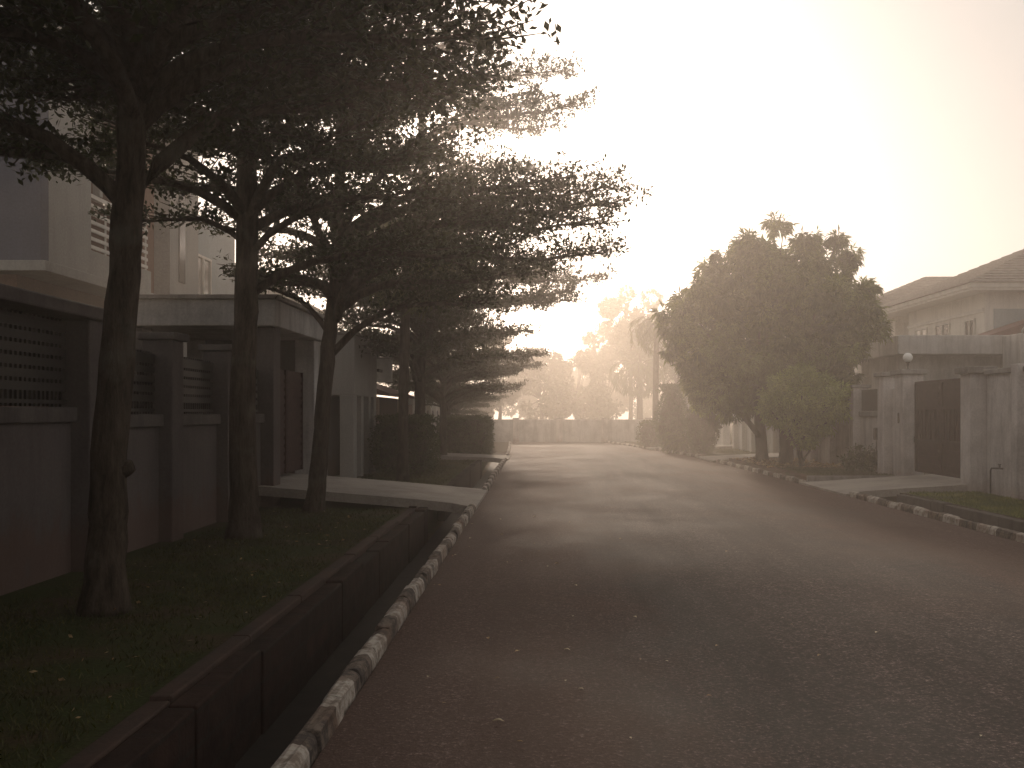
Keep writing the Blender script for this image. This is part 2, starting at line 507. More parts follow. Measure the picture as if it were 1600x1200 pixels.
# ------------------------------------------------------------------ trees
def tiered_tree(label, x, y, trunk, r0, tiers, leaf_len, seed, per=7, nb=6, group=None, extra=(), twig_step=0.20, cl_step=0.14, west=0.5, stubs=()):
    """almond tree with flat layers: trunk = points relative to the base, tiers = (height, reach[, towards-road factor])"""
    rng = np.random.default_rng(seed)
    root = thing("almond_tree", label, "tree", (x, y, 0), group)
    wood = MB()
    tp = [(px + x, py + y, pz) for px, py, pz in trunk]
    top = tp[-1][2]
    zt_ = [p[2] for p in tp]
    zz_ = np.concatenate([np.linspace(zt_[0], 0.6, 5), np.linspace(0.85, top, 26)])
    ring = [(np.interp(z, zt_, [p[0] for p in tp]) + rng.normal(0, 0.008), np.interp(z, zt_, [p[1] for p in tp]) + rng.normal(0, 0.008), z) for z in zz_]
    wood.tube(ring, [r0 * (1 - 0.75 * max(z, 0) / top) ** 0.6 * (1 + 0.42 * math.exp(-max(z, 0) * 4.5)) * (1 + rng.normal(0, 0.025)) for z in zz_], 14)
    for (sz, az, ln) in stubs:
        b = np.array([np.interp(sz, zt_, [p[0] for p in tp]), np.interp(sz, zt_, [p[1] for p in tp]), sz])
        d = np.array([math.sin(RAD(az)), math.cos(RAD(az)), 0.35])
        wood.tube([b, b + d * r0 * 0.9, b + d * (r0 + ln)], [0.10, 0.075, 0.05], 8)
    zs = [p[2] for p in tp]
    C, O = [], []
    def trunk_at(z):
        return np.array([np.interp(z, zs, [p[0] for p in tp]), np.interp(z, zs, [p[1] for p in tp]), z])
    def branch(b0, az, R, rise, rad):
        ts = np.linspace(0, 1, 9)
        wob = rng.normal(0, 0.06, 9).cumsum()
        wz = rng.normal(0, 0.018, 9).cumsum() * R * 0.5
        arch = 0.17 if R > 1.5 else 0.05
        pts = []
        for t, w in zip(ts, wob):
            a = az + w * 0.6
            q_ = min(1.0, t / 0.42)
            zz = rise * R * (t - 0.55 * t * t) + 0.10 * R * max(0, t - 0.75) * 1.5 - arch * R * (1 - q_) ** 2 + wz[int(round(t * 8))]
            pts.append(b0 + np.array([math.sin(a) * R * t, math.cos(a) * R * t, zz]))
        wood.tube(pts, [max(rad * (1 - t * 0.88), 0.008) for t in ts], 6)
        pts = np.array(pts)
        L = R
        t = 0.22
        side = 1
        while t < 1.0:
            i = t * 8
            k = min(int(i), 7)
            p = pts[k] + (pts[k + 1] - pts[k]) * (i - k)
            d = norm(pts[k + 1] - pts[k])
            perp = np.array([d[1], -d[0], 0.0]) * side
            ang = rng.uniform(0.5, 0.95)
            dd = d * math.cos(ang) + perp * math.sin(ang)
            dd[2] += rng.uniform(-0.05, 0.12)
            tl = (0.5 * L * (1.05 - t) ** 0.7 + 0.3) * rng.uniform(0.55, 1.15)
            wood.tube([p, p + dd * tl * 0.6, p + dd * tl], [0.012, 0.008, 0.004], 3, False)
            nn = max(1, int(tl / cl_step))
            for j in range(nn):
                q = p + dd * tl * (j + 1) / nn + rng.normal(0, 1, 3) * np.array([0.06, 0.06, 0.05]) + np.array([0, 0, 0.04])
                C.append(q); O.append(dd * 0.5 + np.array([0, 0, 0.35]))
            side = -side
            t += twig_step / L * rng.uniform(0.35, 0.65)
        C.append(pts[-1]); O.append(norm(pts[-1] - pts[-2]))
    for tz, R in tiers:
        n = nb + int(rng.integers(-1, 2))
        a0 = rng.uniform(0, 6.28)
        for k in range(n):
            az = a0 + 6.283 * k / n + rng.normal(0, 0.16)
            branch(trunk_at(min(tz + rng.normal(0, 0.05), top)), az, R * rng.uniform(0.72, 1.06) * (1 - (1 - west) * max(0, -math.sin(az))), rng.uniform(0.03, 0.13), 0.05 + 0.009 * R)
    for (tz, az, R, rise, rad) in extra:
        branch(trunk_at(tz), RAD(az), R, rise, rad)
    C = np.array(C); O = np.array(O)
    V = rosettes(C, rng, per, leaf_len, 0.5, O, 0.0, 0.8, 0.15, 0.05)
    V = V - np.array([x, y, 0.0])
    link("crown", quads_mesh("crown", V), M['leaf_almond'], root)
    build("trunk", wood, M['bark'], root, 0, True)
    return root

def clump_points(clumps, rng, dens):
    """points on the shells (mostly the outer side) of ellipsoid clumps; returns points and outward directions"""
    P, N = [], []
    for (cx, cy_, cz, rx, ry, rz) in clumps:
        area = (rx * ry + rx * rz + ry * rz) / 3 * 4 * math.pi
        n = max(6, int(area * dens))
        d = norm(rng.normal(0, 1, (n, 3)))
        s = rng.uniform(0.35, 1.0, (n, 1)) ** 0.45
        bump_ = 1 + 0.14 * np.sin(d[:, :1] * 7 + cx) * np.cos(d[:, 2:3] * 6 + cz)
        P.append(np.array([cx, cy_, cz]) + d * s * bump_ * np.array([rx, ry, rz]))
        N.append(d)
    return np.concatenate(P), np.concatenate(N)

def clump_tree(name, label, x, y, clumps, trunk_tubes, mat, bark_m, seed, dens, per, L, wr, droop, spread=0.6, sag=0.3, group=None, z=0.0, cat="tree", stem="trunk"):
    rng = np.random.default_rng(seed)
    root = thing(name, label, cat, (x, y, z), group)
    P, N = clump_points(clumps, rng, dens)
    keep = P[:, 2] > z + 0.05
    P, N = P[keep], N[keep]
    V = rosettes(P, rng, per, L, wr, N * 0.9, droop, spread, sag, 0.03)
    V = V - np.array([x, y, z])
    link("crown", quads_mesh("crown", V), mat, root)
    wood = MB()
    for pts, rad in trunk_tubes:
        wood.tube(pts, rad, 10)
    # limbs reaching into the clumps
    base = Vector(trunk_tubes[0][0][-1])
    for c in clumps[:: max(1, len(clumps) // 14)]:
        e = Vector(c[:3])
        mid = base.lerp(e, 0.55) + Vector((0, 0, -0.08 * (e - base).length))
        wood.tube([base, mid, e], [trunk_tubes[0][1][-1] * 0.7, 0.035, 0.012], 6)
    build(stem, wood, bark_m, root, 0, True)
    return root

def palm(label, x, y, h, r, n, L, seed, droop=1.0, z0=0.0, lean=(0, 0), leaf=0.5, name="palm_tree", group=None, up=0.9):
    rng = np.random.default_rng(seed)
    root = thing(name, label, "palm", (x, y, z0), group)
    w = MB()
    pts = [(x + lean[0] * t * t, y + lean[1] * t * t, z0 + h * t) for t in (0, 0.15, 0.4, 0.7, 1.0)]
    w.tube(pts, [r * 1.35, r, r * 0.95, r * 0.9, r * 0.85], 12)
    top = np.array(pts[-1])
    V = []
    for k in range(n):
        az = 6.283 * k * 0.382 + rng.normal(0, 0.1)
        el = up - (up + 0.45) * k / n
        hd = np.array([math.sin(az), math.cos(az), 0.0])
        p = top.copy()
        steps = 11
        fl = L * rng.uniform(0.85, 1.1)
        ang = el
        path = [p.copy()]
        for s_ in range(steps):
            ang -= droop * (0.09 + 0.020 * s_)
            p = p + (hd * math.cos(ang) + np.array([0, 0, math.sin(ang)])) * fl / steps
            path.append(p.copy())
        w.tube(path[::2] + [path[-1]], [0.03, 0.025, 0.02, 0.016, 0.012, 0.008, 0.004][:len(path[::2]) + 1], 4, False)
        path = np.array(path)
        sidev = np.array([hd[1], -hd[0], 0.0])
        m = 46
        tt = rng.uniform(0.12, 1.0, m)
        i = tt * steps
        kk = np.minimum(i.astype(int), steps - 1)
        q = path[kk] + (path[kk + 1] - path[kk]) * (i - kk)[:, None]
        dd = norm(path[kk + 1] - path[kk])
        sg = np.where(rng.random(m) < 0.5, -1, 1)[:, None]
        dr = dd * 0.75 + sidev * sg * 0.9 + np.array([0, 0, -0.55]) + rng.normal(0, 0.12, (m, 3))
        ll = leaf * (1.15 - 0.75 * np.abs(tt - 0.45)) * rng.uniform(0.8, 1.15, m)
        V.append(leaves(q, dr, ll, 0.09, rng, 0.35))
    V = np.concatenate(V) - np.array([x, y, z0])
    link("fronds", quads_mesh("fronds", V), M['leaf_palm'], root)
    build("trunk", w, M['bark'], root, 0, True)
    return root

def copy_tree(root, loc, rz, sc, label):
    r = root.copy()
    COL.objects.link(r)
    r.location = loc; r.rotation_euler = (0, 0, rz); r.scale = (sc, sc, sc)
    r['label'] = label
    for ch in root.children:
        c = ch.copy()
        COL.objects.link(c)
        c.parent = r
    return r

# ------------------------------------------------------------------ ground, road, drains
def strip(name, pts_l, pts_r, z, zb, mat, lip=0.0):
    """slab between two polylines of (x, y)"""
    mb = MB()
    n = len(pts_l)
    for (xl, y), (xr, _) in zip(pts_l, pts_r):
        mb.v += [(xl, y, z), (xr, y, z), (xl, y, zb), (xr, y, zb)]
    for i in range(n - 1):
        a, b = i * 4, i * 4 + 4
        mb.f += [(a, a + 1, b + 1, b), (a, b, b + 2, a + 2), (a + 1, a + 3, b + 3, b + 1)]
    mb.f += [(0, 2, 3, 1), (n * 4 - 4, n * 4 - 3, n * 4 - 1, n * 4 - 2)]
    return structure(name, mb, mat)

LE = [(-1.09, -40), (-1.09, 0), (-1.10, 20), (-1.15, 38), (-1.35, 48), (-1.6, 57.2)]
RE = [(6.35, -40), (6.35, 0), (6.30, 20), (6.05, 38), (4.95, 48), (3.8, 57.2)]
g = MB().face((-230, -230, -0.62), (230, -230, -0.62), (230, 230, -0.62), (-230, 230, -0.62))
structure("ground", g, M['ground'])
# finely divided road so that the surface can sag and crown a little
def road():
    mb = MB()
    ys = np.concatenate([np.linspace(-40, 0, 9), np.linspace(1, 57.2, 58)])
    nx = 14
    for y in ys:
        xl = np.interp(y, [p[1] for p in LE], [p[0] for p in LE])
        xr = np.interp(y, [p[1] for p in RE], [p[0] for p in RE])
        for k in range(nx + 1):
            t = k / nx
            zz = 0.035 * (1 - (2 * t - 1) ** 2)
            mb.v.append((xl + (xr - xl) * t, y, zz))
    for j in range(len(ys) - 1):
        for k in range(nx):
            a = j * (nx + 1) + k
            mb.f.append((a, a + 1, a + nx + 2, a + nx + 1))
    o = structure("road", mb, M['asphalt'])
    o.data.polygons.foreach_set("use_smooth", [True] * len(o.data.polygons))
road()
strip("road_bed", [(x - 0.02, y) for x, y in LE], [(x + 0.02, y) for x, y in RE], -0.03, -0.7, M['drain'])
strip("verge", [(-60, y) for _, y in LE], [(x - 1.06, y) for x, y in LE], 0.0, -0.7, M['lawn'])
strip("verge", [(x + 1.12, y) for x, y in RE], [(60, y) for _, y in RE], 0.06, -0.7, M['lawn'])
strip("terrain", [(-140, 57.2), (-140, 150)], [(140, 57.2), (140, 150)], 0.01, -0.7, M['ground'])

def kerb_run(side, y0, y1, seed):
    """worn kerb stones, each a little out of line"""
    rnd = random.Random(seed)
    edge = LE if side < 0 else RE
    mb = MB()
    y = y0
    while y < y1 - 0.05:
        L = min(0.6, y1 - y)
        dz, dx = rnd.uniform(-0.012, 0.012), rnd.uniform(-0.012, 0.012)
        c = []
        for yy in (y + 0.008, y + L - 0.008):
            x = np.interp(yy, [p[1] for p in edge], [p[0] for p in edge]) + dx
            s = side
            prof = [(0.0, -0.1), (0.0 + s * 0.01, 0.065), (s * 0.025, 0.1), (s * 0.055, 0.112), (s * 0.1, 0.107), (s * 0.125, 0.09), (s * 0.13, -0.3)]
            c.append([(x + a + rnd.uniform(-0.01, 0.01), yy + rnd.uniform(-0.006, 0.006), b + dz + rnd.uniform(-0.012, 0.01)) for a, b in prof])
        n = len(mb.v)
        k = len(c[0])
        mb.v += c[0] + c[1]
        for i in range(k - 1):
            q = (n + i, n + i + 1, n + k + i + 1, n + k + i)
            mb.f.append(q if side > 0 else q[::-1])
        mb.f.append(tuple(n + i for i in range(k)) if side < 0 else tuple(n + i for i in reversed(range(k))))
        mb.f.append(tuple(n + k + i for i in range(k)) if side > 0 else tuple(n + k + i for i in reversed(range(k))))
        y += L
    structure("kerb", mb, M['kerb'], 0.012)

for i, (a, b) in enumerate(((-10, 17.6), (21.3, 35.6), (38.4, 57))):
    kerb_run(-1, a, b, 10 + i)
for i, (a, b) in enumerate(((-10, 20.25), (23.7, 34.4), (37.6, 45.5), (47.8, 57))):
    kerb_run(1, a, b, 20 + i)

# inner drain walls with a crumbling brick top
def drain_wall(x0, x1, y0, y1, zt, mat, seed, edge, off):
    rnd = random.Random(seed)
    mb = MB()
    y = y0
    while y < y1 - 0.05:
        L = min(rnd.uniform(0.5, 1.7), y1 - y)
        e = np.interp(y, [p[1] for p in edge], [p[0] for p in edge]) + off
        dx, dz = rnd.uniform(-0.012, 0.012), rnd.uniform(-0.03, 0.012)
        mb.box(e + x0 + dx, e + x1 + dx, y + 0.001, y + L - 0.001, -0.62, zt + dz)
        y += L
    structure("drain_wall", mb, mat, 0.015)
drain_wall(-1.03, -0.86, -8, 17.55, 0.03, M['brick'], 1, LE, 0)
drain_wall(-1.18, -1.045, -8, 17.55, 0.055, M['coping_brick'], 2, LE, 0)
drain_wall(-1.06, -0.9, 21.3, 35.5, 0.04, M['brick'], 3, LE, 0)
drain_wall(0.92, 1.08, -8, 20.1, 0.085, M['drain'], 4, RE, 0)
drain_wall(0.55, 0.68, 23.8, 34.3, 0.10, M['drain'], 5, RE, 0)

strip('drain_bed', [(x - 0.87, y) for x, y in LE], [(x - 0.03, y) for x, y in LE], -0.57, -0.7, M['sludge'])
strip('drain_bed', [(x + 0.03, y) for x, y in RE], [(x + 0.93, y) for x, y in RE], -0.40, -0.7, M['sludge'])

def slab(name, x0, x1, y0, y1, z0, z1, th, mat, skew=0.0):
    """ramp from the road edge (x0, z0) up to the gate (x1, z1)"""
    mb = MB()
    n = 10
    for i in range(n):
        a, b = i / n, (i + 1) / n
        f = lambda t: z0 + (z1 - z0) * (t ** 0.85)
        xa, xb = x0 + (x1 - x0) * a, x0 + (x1 - x0) * b
        fl = lambda t: 0.28 * max(0, 0.12 - t) / 0.12
        p = [(xa, y0 - fl(a), f(a) - th), (xb, y0 - fl(b), f(b) - th), (xb, y1 + fl(b), f(b) - th), (xa, y1 + fl(a), f(a) - th),
             (xa, y0 - fl(a), f(a)), (xb, y0 - fl(b), f(b)), (xb, y1 + fl(b), f(b)), (xa, y1 + fl(a), f(a))]
        k = len(mb.v)
        mb.v += p
        sgn = 1 if x1 > x0 else -1
        fs = [(4, 5, 6, 7), (3, 2, 1, 0), (0, 1, 5, 4), (2, 3, 7, 6)]
        if i == 0: fs.append((3, 0, 4, 7))
        if i == n - 1: fs.append((1, 2, 6, 5))
        for q in fs:
            q = q if sgn > 0 else q[::-1]
            mb.f.append(tuple(k + j for j in q))
    return structure(name, mb, mat)
slab("driveway", -1.10, -5.6, 17.65, 21.2, 0.05, 0.44, 0.16, M['drive'])
slab("driveway", 6.22, 9.6, 20.45, 23.5, 0.05, 0.27, 0.15, M['drive'])
slab("driveway", -1.10, -6.0, 35.7, 38.3, 0.05, 0.25, 0.15, M['drive'])
slab("driveway", 5.98, 9.6, 34.6, 37.4, 0.05, 0.22, 0.15, M['drive'])
slab("driveway", 5.1, 9.6, 45.6, 47.7, 0.05, 0.2, 0.15, M['drive'])
# raised edging of the planted bed beside the right-hand driveway
structure("kerb", MB().box(6.4, 9.0, 23.66, 23.82, -0.1, 0.2), M['cap'], 0.02)
structure("planting_bed", MB().box(6.56, 8.85, 23.82, 34.35, -0.3, 0.135), M['bare'])

# ------------------------------------------------------------------ perimeter walls
def pillar(parent, x0, x1, y0, y1, z0, z1, mat, over=0.05, capm=None, cap_h=0.1):
    p = build("pillar", MB().box(x0, x1, y0, y1, z0, z1), mat, parent, 0.018)
    if cap_h:
        c = MB().box(x0 - over, x1 + over, y0 - over, y1 + over, z1 + 0.001, z1 + cap_h)
        build("cap", c, capm or M['cap'], p, 0.02)
    return p

def bars(parent, x, y0, y1, z0, z1, step=0.11, t=0.012, slats=True):
    mb = MB()
    y = y0 + step / 2
    while y < y1:
        mb.box(x - t, x + t, y - t, y + t, z0, z1)
        y += step
    mb.box(x - 0.028, x + 0.028, y0, y1, z0 + 0.03, z0 + 0.07)
    mb.box(x - 0.028, x + 0.028, y0, y1, z1 - 0.07, z1 - 0.03)
    if slats:
        z = z0 + 0.16
        while z < z1 - 0.12:
            mb.box(x + 0.014, x + 0.024, y0, y1, z, z + 0.085)
            z += 0.125
    mb.box(x - 0.06, x - 0.03, y0, y1, z0 + 0.001, z1 - 0.001)     # black sheet added so the openings look dark behind the bars
    return build("grille", mb, M['iron'], parent)

# right, near: solid panels between pilasters, from the gate towards the viewer
w = thing("boundary_wall", "tall solid grey stained wall with rusty tap pipe, nearest on the right", "wall", (9.15, 20.4, 0))
ys = [20.25, 18.85, 16.5, 14.1, 11.7, 9.3, 6.9]
for i in range(len(ys) - 1):
    y1, y0 = ys[i] - (0 if i == 0 else 0.26), ys[i + 1]
    build("panel", MB().box(9.10, 9.26, y0 + 0.001, y1 - 0.001, -0.1, 2.47), M['wall_right'], w, 0.012)
    build("coping", MB().box(9.03, 9.33, y0 + 0.002, y1 - 0.002, 2.471, 2.57), M['cap'], w, 0.015)
    build("pilaster", MB().box(8.93, 9.3, y0 - 0.26, y0, -0.1, 2.62), M['wall_right'], w, 0.015)
# right gateway
gw = thing("gate_pillar", "square grey pillar with flat cap at the near side of the maroon gate", "gate pillar", (9.0, 20.7, 0), "grey gate pillars on the right")
pillar(gw, 8.78, 9.22, 20.27, 20.75, -0.1, 2.5, M['wall_right'], 0.09, M['cap'], 0.14)
gw = thing("gate_pillar", "square grey pillar carrying a white globe lamp beside the gate", "gate pillar", (9.0, 23.9, 0), "grey gate pillars on the right")
px_ = pillar(gw, 8.72, 9.22, 23.85, 24.4, -0.1, 2.62, M['wall_right'], 0.08, M['cap'], 0.12)
build("socket_box", MB().box(8.98, 9.06, 23.8, 23.86, 1.0, 1.13), M['iron'], px_, 0.004)
build("bell_plate", MB().box(8.70, 8.719, 24.08, 24.16, 1.45, 1.7), M['pipe'], px_, 0.004)
gw = thing("gate_pillar", "plain grey pillar standing just beyond the one with the globe lamp", "gate pillar", (9.0, 25.3, 0), "grey gate pillars on the right")
pillar(gw, 8.72, 9.16, 25.2, 25.65, -0.1, 2.62, M['wall_right'], 0.08, M['cap'], 0.11)
build("link_panel", MB().box(8.95, 9.1, 24.402, 25.198, -0.1, 2.3), M['wall_right'], gw)

lamp = thing("globe_lamp", "white globe lamp on a short stem on the gate pillar cap", "lamp", (8.93, 24.1, 2.741))
build("stem", MB().lathe((8.93, 24.1, 2.741), [(0.07, 0), (0.07, 0.02), (0.03, 0.03), (0.03, 0.16), (0.055, 0.17), (0.055, 0.2)], 14), M['iron'], lamp, 0, True)
gp = [(0.05, 0.2)] + [(0.115 * math.sin(a), 0.295 - 0.115 * math.cos(a)) for a in np.linspace(0.5, 3.0, 12)]
build("globe", MB().lathe((8.93, 24.1, 2.741), gp, 20), M['globe'], lamp, 0, True)

gt = thing("driveway_gate", "dark maroon metal double gate between the grey pillars on the right", "gate", (9.3, 22.3, 0.25))
for (a, b) in ((20.80, 22.28), (22.30, 23.80)):
    lf = build("gate_leaf", MB().box(9.02, 9.05, a, b, 0.30, 2.42), M['gate'], gt)
    fr = MB()
    for z in (0.30, 1.02, 1.78, 2.38):
        fr.box(8.985, 9.019, a, b, z, z + 0.06)
    for y in (a, b - 0.06):
        fr.box(8.98, 9.018, y, y + 0.06, 0.361, 2.379)
    build("frame", fr, M['gate'], lf)
    rb = MB()
    y = a + 0.16
    while y < b - 0.1:
        rb.box(8.998, 9.018, y, y + 0.035, 1.081, 1.779)
        y += 0.15
    for k in range(4):
        rb.box(8.998, 9.018, a + 0.15, b - 0.15, 1.9 + k * 0.11, 1.95 + k * 0.11)
    for k in range(3):
        rb.box(8.998, 9.018, a + 0.15, b - 0.15, 0.46 + k * 0.17, 0.53 + k * 0.17)
    build("ribs", rb, M['gate'], lf)
build("handle", MB().tube([(8.97, 22.24, 1.2), (8.93, 22.24, 1.22), (8.93, 22.24, 1.42), (8.97, 22.24, 1.44)], 0.012, 8), M['iron'], gt, 0, True)

# right, beyond the gate: half wall, pillars and dark openings
w = thing("boundary_wall", "grey half wall with capped pillars and dark openings behind the mango tree", "wall", (9.1, 30, 0))
py_ = [25.66, 27.95, 30.2, 32.3, 34.15]
for i in range(len(py_) - 1):
    y0 = py_[i] + (0 if i == 0 else 0.36)
    y1 = py_[i + 1]
    build("panel", MB().box(9.04, 9.2, y0 + 0.001, y1 - 0.001, -0.1, 1.60), M['wall_right'], w, 0.01)
    build("coping", MB().box(8.97, 9.27, y0 + 0.002, y1 - 0.002, 1.601, 1.74), M['cap'], w, 0.015)
    bars(w, 9.12, y0, y1, 1.75, 2.34, 0.10)
    pillar(w, 8.82, 9.26, y1, y1 + 0.36, -0.1, 2.40, M['wall_right'], 0.06, M['cap'], 0.09)
mbx = thing("meter_box", "small dark meter box on the grey wall above the bush", "meter box", (9.0, 26.6, 1.1))
build("case", MB().box(8.94, 9.038, 26.38, 26.62, 0.98, 1.30), M['iron'], mbx, 0.01)
build("door", MB().box(8.925, 8.939, 26.40, 26.60, 1.0, 1.28), M['pipe'], mbx, 0.005)
build("conduit", MB().tube([(8.99, 26.5, 0.98), (8.99, 26.5, 0.2)], 0.015, 8), M['pipe'], mbx)
tp_ = thing("standpipe", "thin rusty water pipe with tap standing against the solid wall", "tap", (8.98, 19.75, 0))
build("pipe", MB().tube([(8.96, 19.75, 0.02), (8.96, 19.75, 0.55), (8.97, 19.73, 0.60), (9.0, 19.5, 0.61), (9.04, 19.4, 0.61)], 0.017, 8), M['pipe'], tp_, 0, True)
build("tap", MB().tube([(9.0, 19.45, 0.60), (9.0, 19.45, 0.68)], 0.018, 8).tube([(9.0, 19.40, 0.69), (9.0, 19.50, 0.69)], 0.012, 6), M['pipe'], tp_)

# right, far stretch
w = thing("boundary_wall", "pale panelled wall with white pillars beyond the mango tree", "wall", (9.1, 41, 0))
py_ = [37.7, 39.6, 41.5, 43.4, 45.2]
for i in range(len(py_) - 1):
    y0, y1 = py_[i] + 0.34, py_[i + 1]
    build("panel", MB().box(9.06, 9.2, y0 + 0.001, y1 - 0.001, -0.1, 1.75), M['cream'], w, 0.01)
    build("coping", MB().box(9.0, 9.26, y0 + 0.002, y1 - 0.002, 1.751, 1.86), M['cap'], w, 0.012)
    pillar(w, 8.85, 9.25, py_[i], py_[i] + 0.34, -0.1, 2.3, M['cream'], 0.05, M['cap'], 0.09)
pillar(w, 8.85, 9.25, py_[-1], py_[-1] + 0.34, -0.1, 2.3, M['cream'], 0.05, M['cap'], 0.09)
gt = thing("driveway_gate", "pale grey metal gate behind the mango trunk", "gate", (9.1, 36, 0.2))
lf = build("gate_leaf", MB().box(9.1, 9.13, 34.53, 37.68, 0.25, 2.2), M['canopy'], gt)
rb = MB()
for k in range(16):
    rb.box(9.07, 9.099, 34.6 + k * 0.195, 34.66 + k * 0.195, 0.3, 2.15)
build("ribs", rb, M['canopy'], lf)
w = thing("boundary_wall", "hazy far wall on the right running to the street end", "wall", (9.1, 52, 0))
for k in range(4):
    y0 = 47.9 + k * 2.35
    pillar(w, 8.85, 9.2, y0, y0 + 0.34, -0.1, 2.2, M['cream'], 0.05, M['cap'], 0.08)
    build("panel", MB().box(9.0, 9.14, y0 + 0.341, y0 + 2.349, -0.1, 1.8), M['cream'], w, 0.01)

# end of the street
w = thing("boundary_wall", "low hazy wall closing the far end of the street", "wall", (1, 57.6, 0))
xs = [-13.9, -10.6, -7.3, -4.0, -1.5, 1.0, 3.6, 6.2, 8.8]
for i, x in enumerate(xs):
    if i + 1 < len(xs):
        build("panel", MB().box(x + 0.36, xs[i + 1], 57.55, 57.75, -0.1, 1.32), M['canopy'], w, 0.01)
    pillar(w, x, x + 0.36, 57.4, 57.86, -0.1, 1.36, M['wall_right'], 0.03, M['cap'], 0.05)

# left, near
w = thing("boundary_wall", "darkened grey left wall with heavy top beam over iron grilles, nearest the viewer", "wall", (-4.95, 8, 0))
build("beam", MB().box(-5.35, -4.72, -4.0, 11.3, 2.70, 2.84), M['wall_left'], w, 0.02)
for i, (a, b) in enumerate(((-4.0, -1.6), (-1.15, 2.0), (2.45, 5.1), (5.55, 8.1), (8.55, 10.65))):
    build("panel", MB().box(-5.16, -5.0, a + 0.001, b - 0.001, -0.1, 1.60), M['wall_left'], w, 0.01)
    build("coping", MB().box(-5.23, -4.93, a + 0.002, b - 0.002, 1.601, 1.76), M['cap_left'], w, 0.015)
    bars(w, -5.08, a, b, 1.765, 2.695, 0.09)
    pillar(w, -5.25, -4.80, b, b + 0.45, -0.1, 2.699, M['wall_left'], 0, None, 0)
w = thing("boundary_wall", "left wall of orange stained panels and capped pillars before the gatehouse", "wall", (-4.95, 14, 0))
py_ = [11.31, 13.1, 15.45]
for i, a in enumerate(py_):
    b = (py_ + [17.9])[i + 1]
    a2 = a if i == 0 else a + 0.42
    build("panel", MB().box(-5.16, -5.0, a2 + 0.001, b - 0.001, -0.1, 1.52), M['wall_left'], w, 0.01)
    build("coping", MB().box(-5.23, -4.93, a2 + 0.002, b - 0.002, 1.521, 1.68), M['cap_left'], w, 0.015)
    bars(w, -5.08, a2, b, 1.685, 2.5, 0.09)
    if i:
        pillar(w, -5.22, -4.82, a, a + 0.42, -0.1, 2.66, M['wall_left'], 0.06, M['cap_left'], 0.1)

# left gatehouse
gh = thing("gatehouse", "flat roofed concrete gate canopy on pillars over the left driveway", "gatehouse", (-5.8, 19.7, 0))
build("roof", MB().box(-7.6, -4.68, 17.7, 21.7, 3.25, 3.72), M['canopy'], gh, 0.02)
build("roof_edge", MB().box(-7.68, -4.60, 17.62, 21.78, 3.721, 3.80), M['cap'], gh, 0.015)
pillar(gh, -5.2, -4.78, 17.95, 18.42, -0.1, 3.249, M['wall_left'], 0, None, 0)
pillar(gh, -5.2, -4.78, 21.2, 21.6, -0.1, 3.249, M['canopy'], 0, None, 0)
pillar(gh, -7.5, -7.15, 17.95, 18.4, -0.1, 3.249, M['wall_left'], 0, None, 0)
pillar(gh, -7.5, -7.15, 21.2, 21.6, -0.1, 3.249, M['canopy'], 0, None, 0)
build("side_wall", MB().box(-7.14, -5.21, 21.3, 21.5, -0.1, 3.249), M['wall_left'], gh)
build("lamp_bracket", MB().box(-5.05, -4.95, 18.43, 18.75, 2.6, 2.66), M['white'], gh, 0.01)
gt = thing("driveway_gate", "dark slatted gate under the left concrete canopy", "gate", (-5.1, 20, 0.4))
for (a, b) in ((18.46, 19.78), (19.82, 21.16)):
    lf = build("gate_leaf", MB().box(-5.08, -5.05, a, b, 0.50, 2.55), M['gate'], gt)
    fr = MB()
    for k in range(12):
        fr.box(-5.049, -5.03, a + 0.06, b - 0.06, 0.6 + k * 0.16, 0.69 + k * 0.16)
    fr.box(-5.049, -5.01, a, a + 0.05, 0.5, 2.55).box(-5.049, -5.01, b - 0.05, b, 0.5, 2.55)
    build("slats", fr, M['gate'], lf)

# left guardhouse beyond the driveway
gd = thing("guardhouse", "tall pale block with slender columns beyond the left driveway", "guardhouse", (-5.2, 27, 0))
build("upper_block", MB().box(-6.4, -4.72, 25.5, 29.0, 2.15, 3.70), M['white_wall'], gd, 0.015)
build("roof_edge", MB().box(-6.46, -4.66, 25.42, 29.06, 3.701, 3.78), M['cap'], gd, 0.01)
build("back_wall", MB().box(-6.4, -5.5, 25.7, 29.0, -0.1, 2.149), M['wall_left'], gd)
for (a, b) in ((25.5, 25.95), (26.6, 26.95), (27.75, 28.05), (28.6, 29.0)):
    build("column", MB().box(-5.1, -4.74, a, b, -0.1, 2.149), M['white_wall'], gd, 0.012)
build("column", MB().box(-5.75, -5.45, 25.5, 25.699, -0.1, 2.149), M['white_wall'], gd, 0.012)
sb = thing("wall_box", "white box hung on the corner of the pale guardhouse", "wall box", (-4.5, 29.6, 2.6))
build("case", MB().box(-4.86, -4.42, 29.7, 30.1, 2.62, 3.32), M['white'], sb, 0.02)
build("bracket", MB().box(-4.72, -4.66, 29.001, 29.699, 2.9, 2.98), M['iron'], sb)
build("hood", MB().box(-4.90, -4.38, 29.66, 30.14, 3.321, 3.36), M['cap'], sb, 0.01)

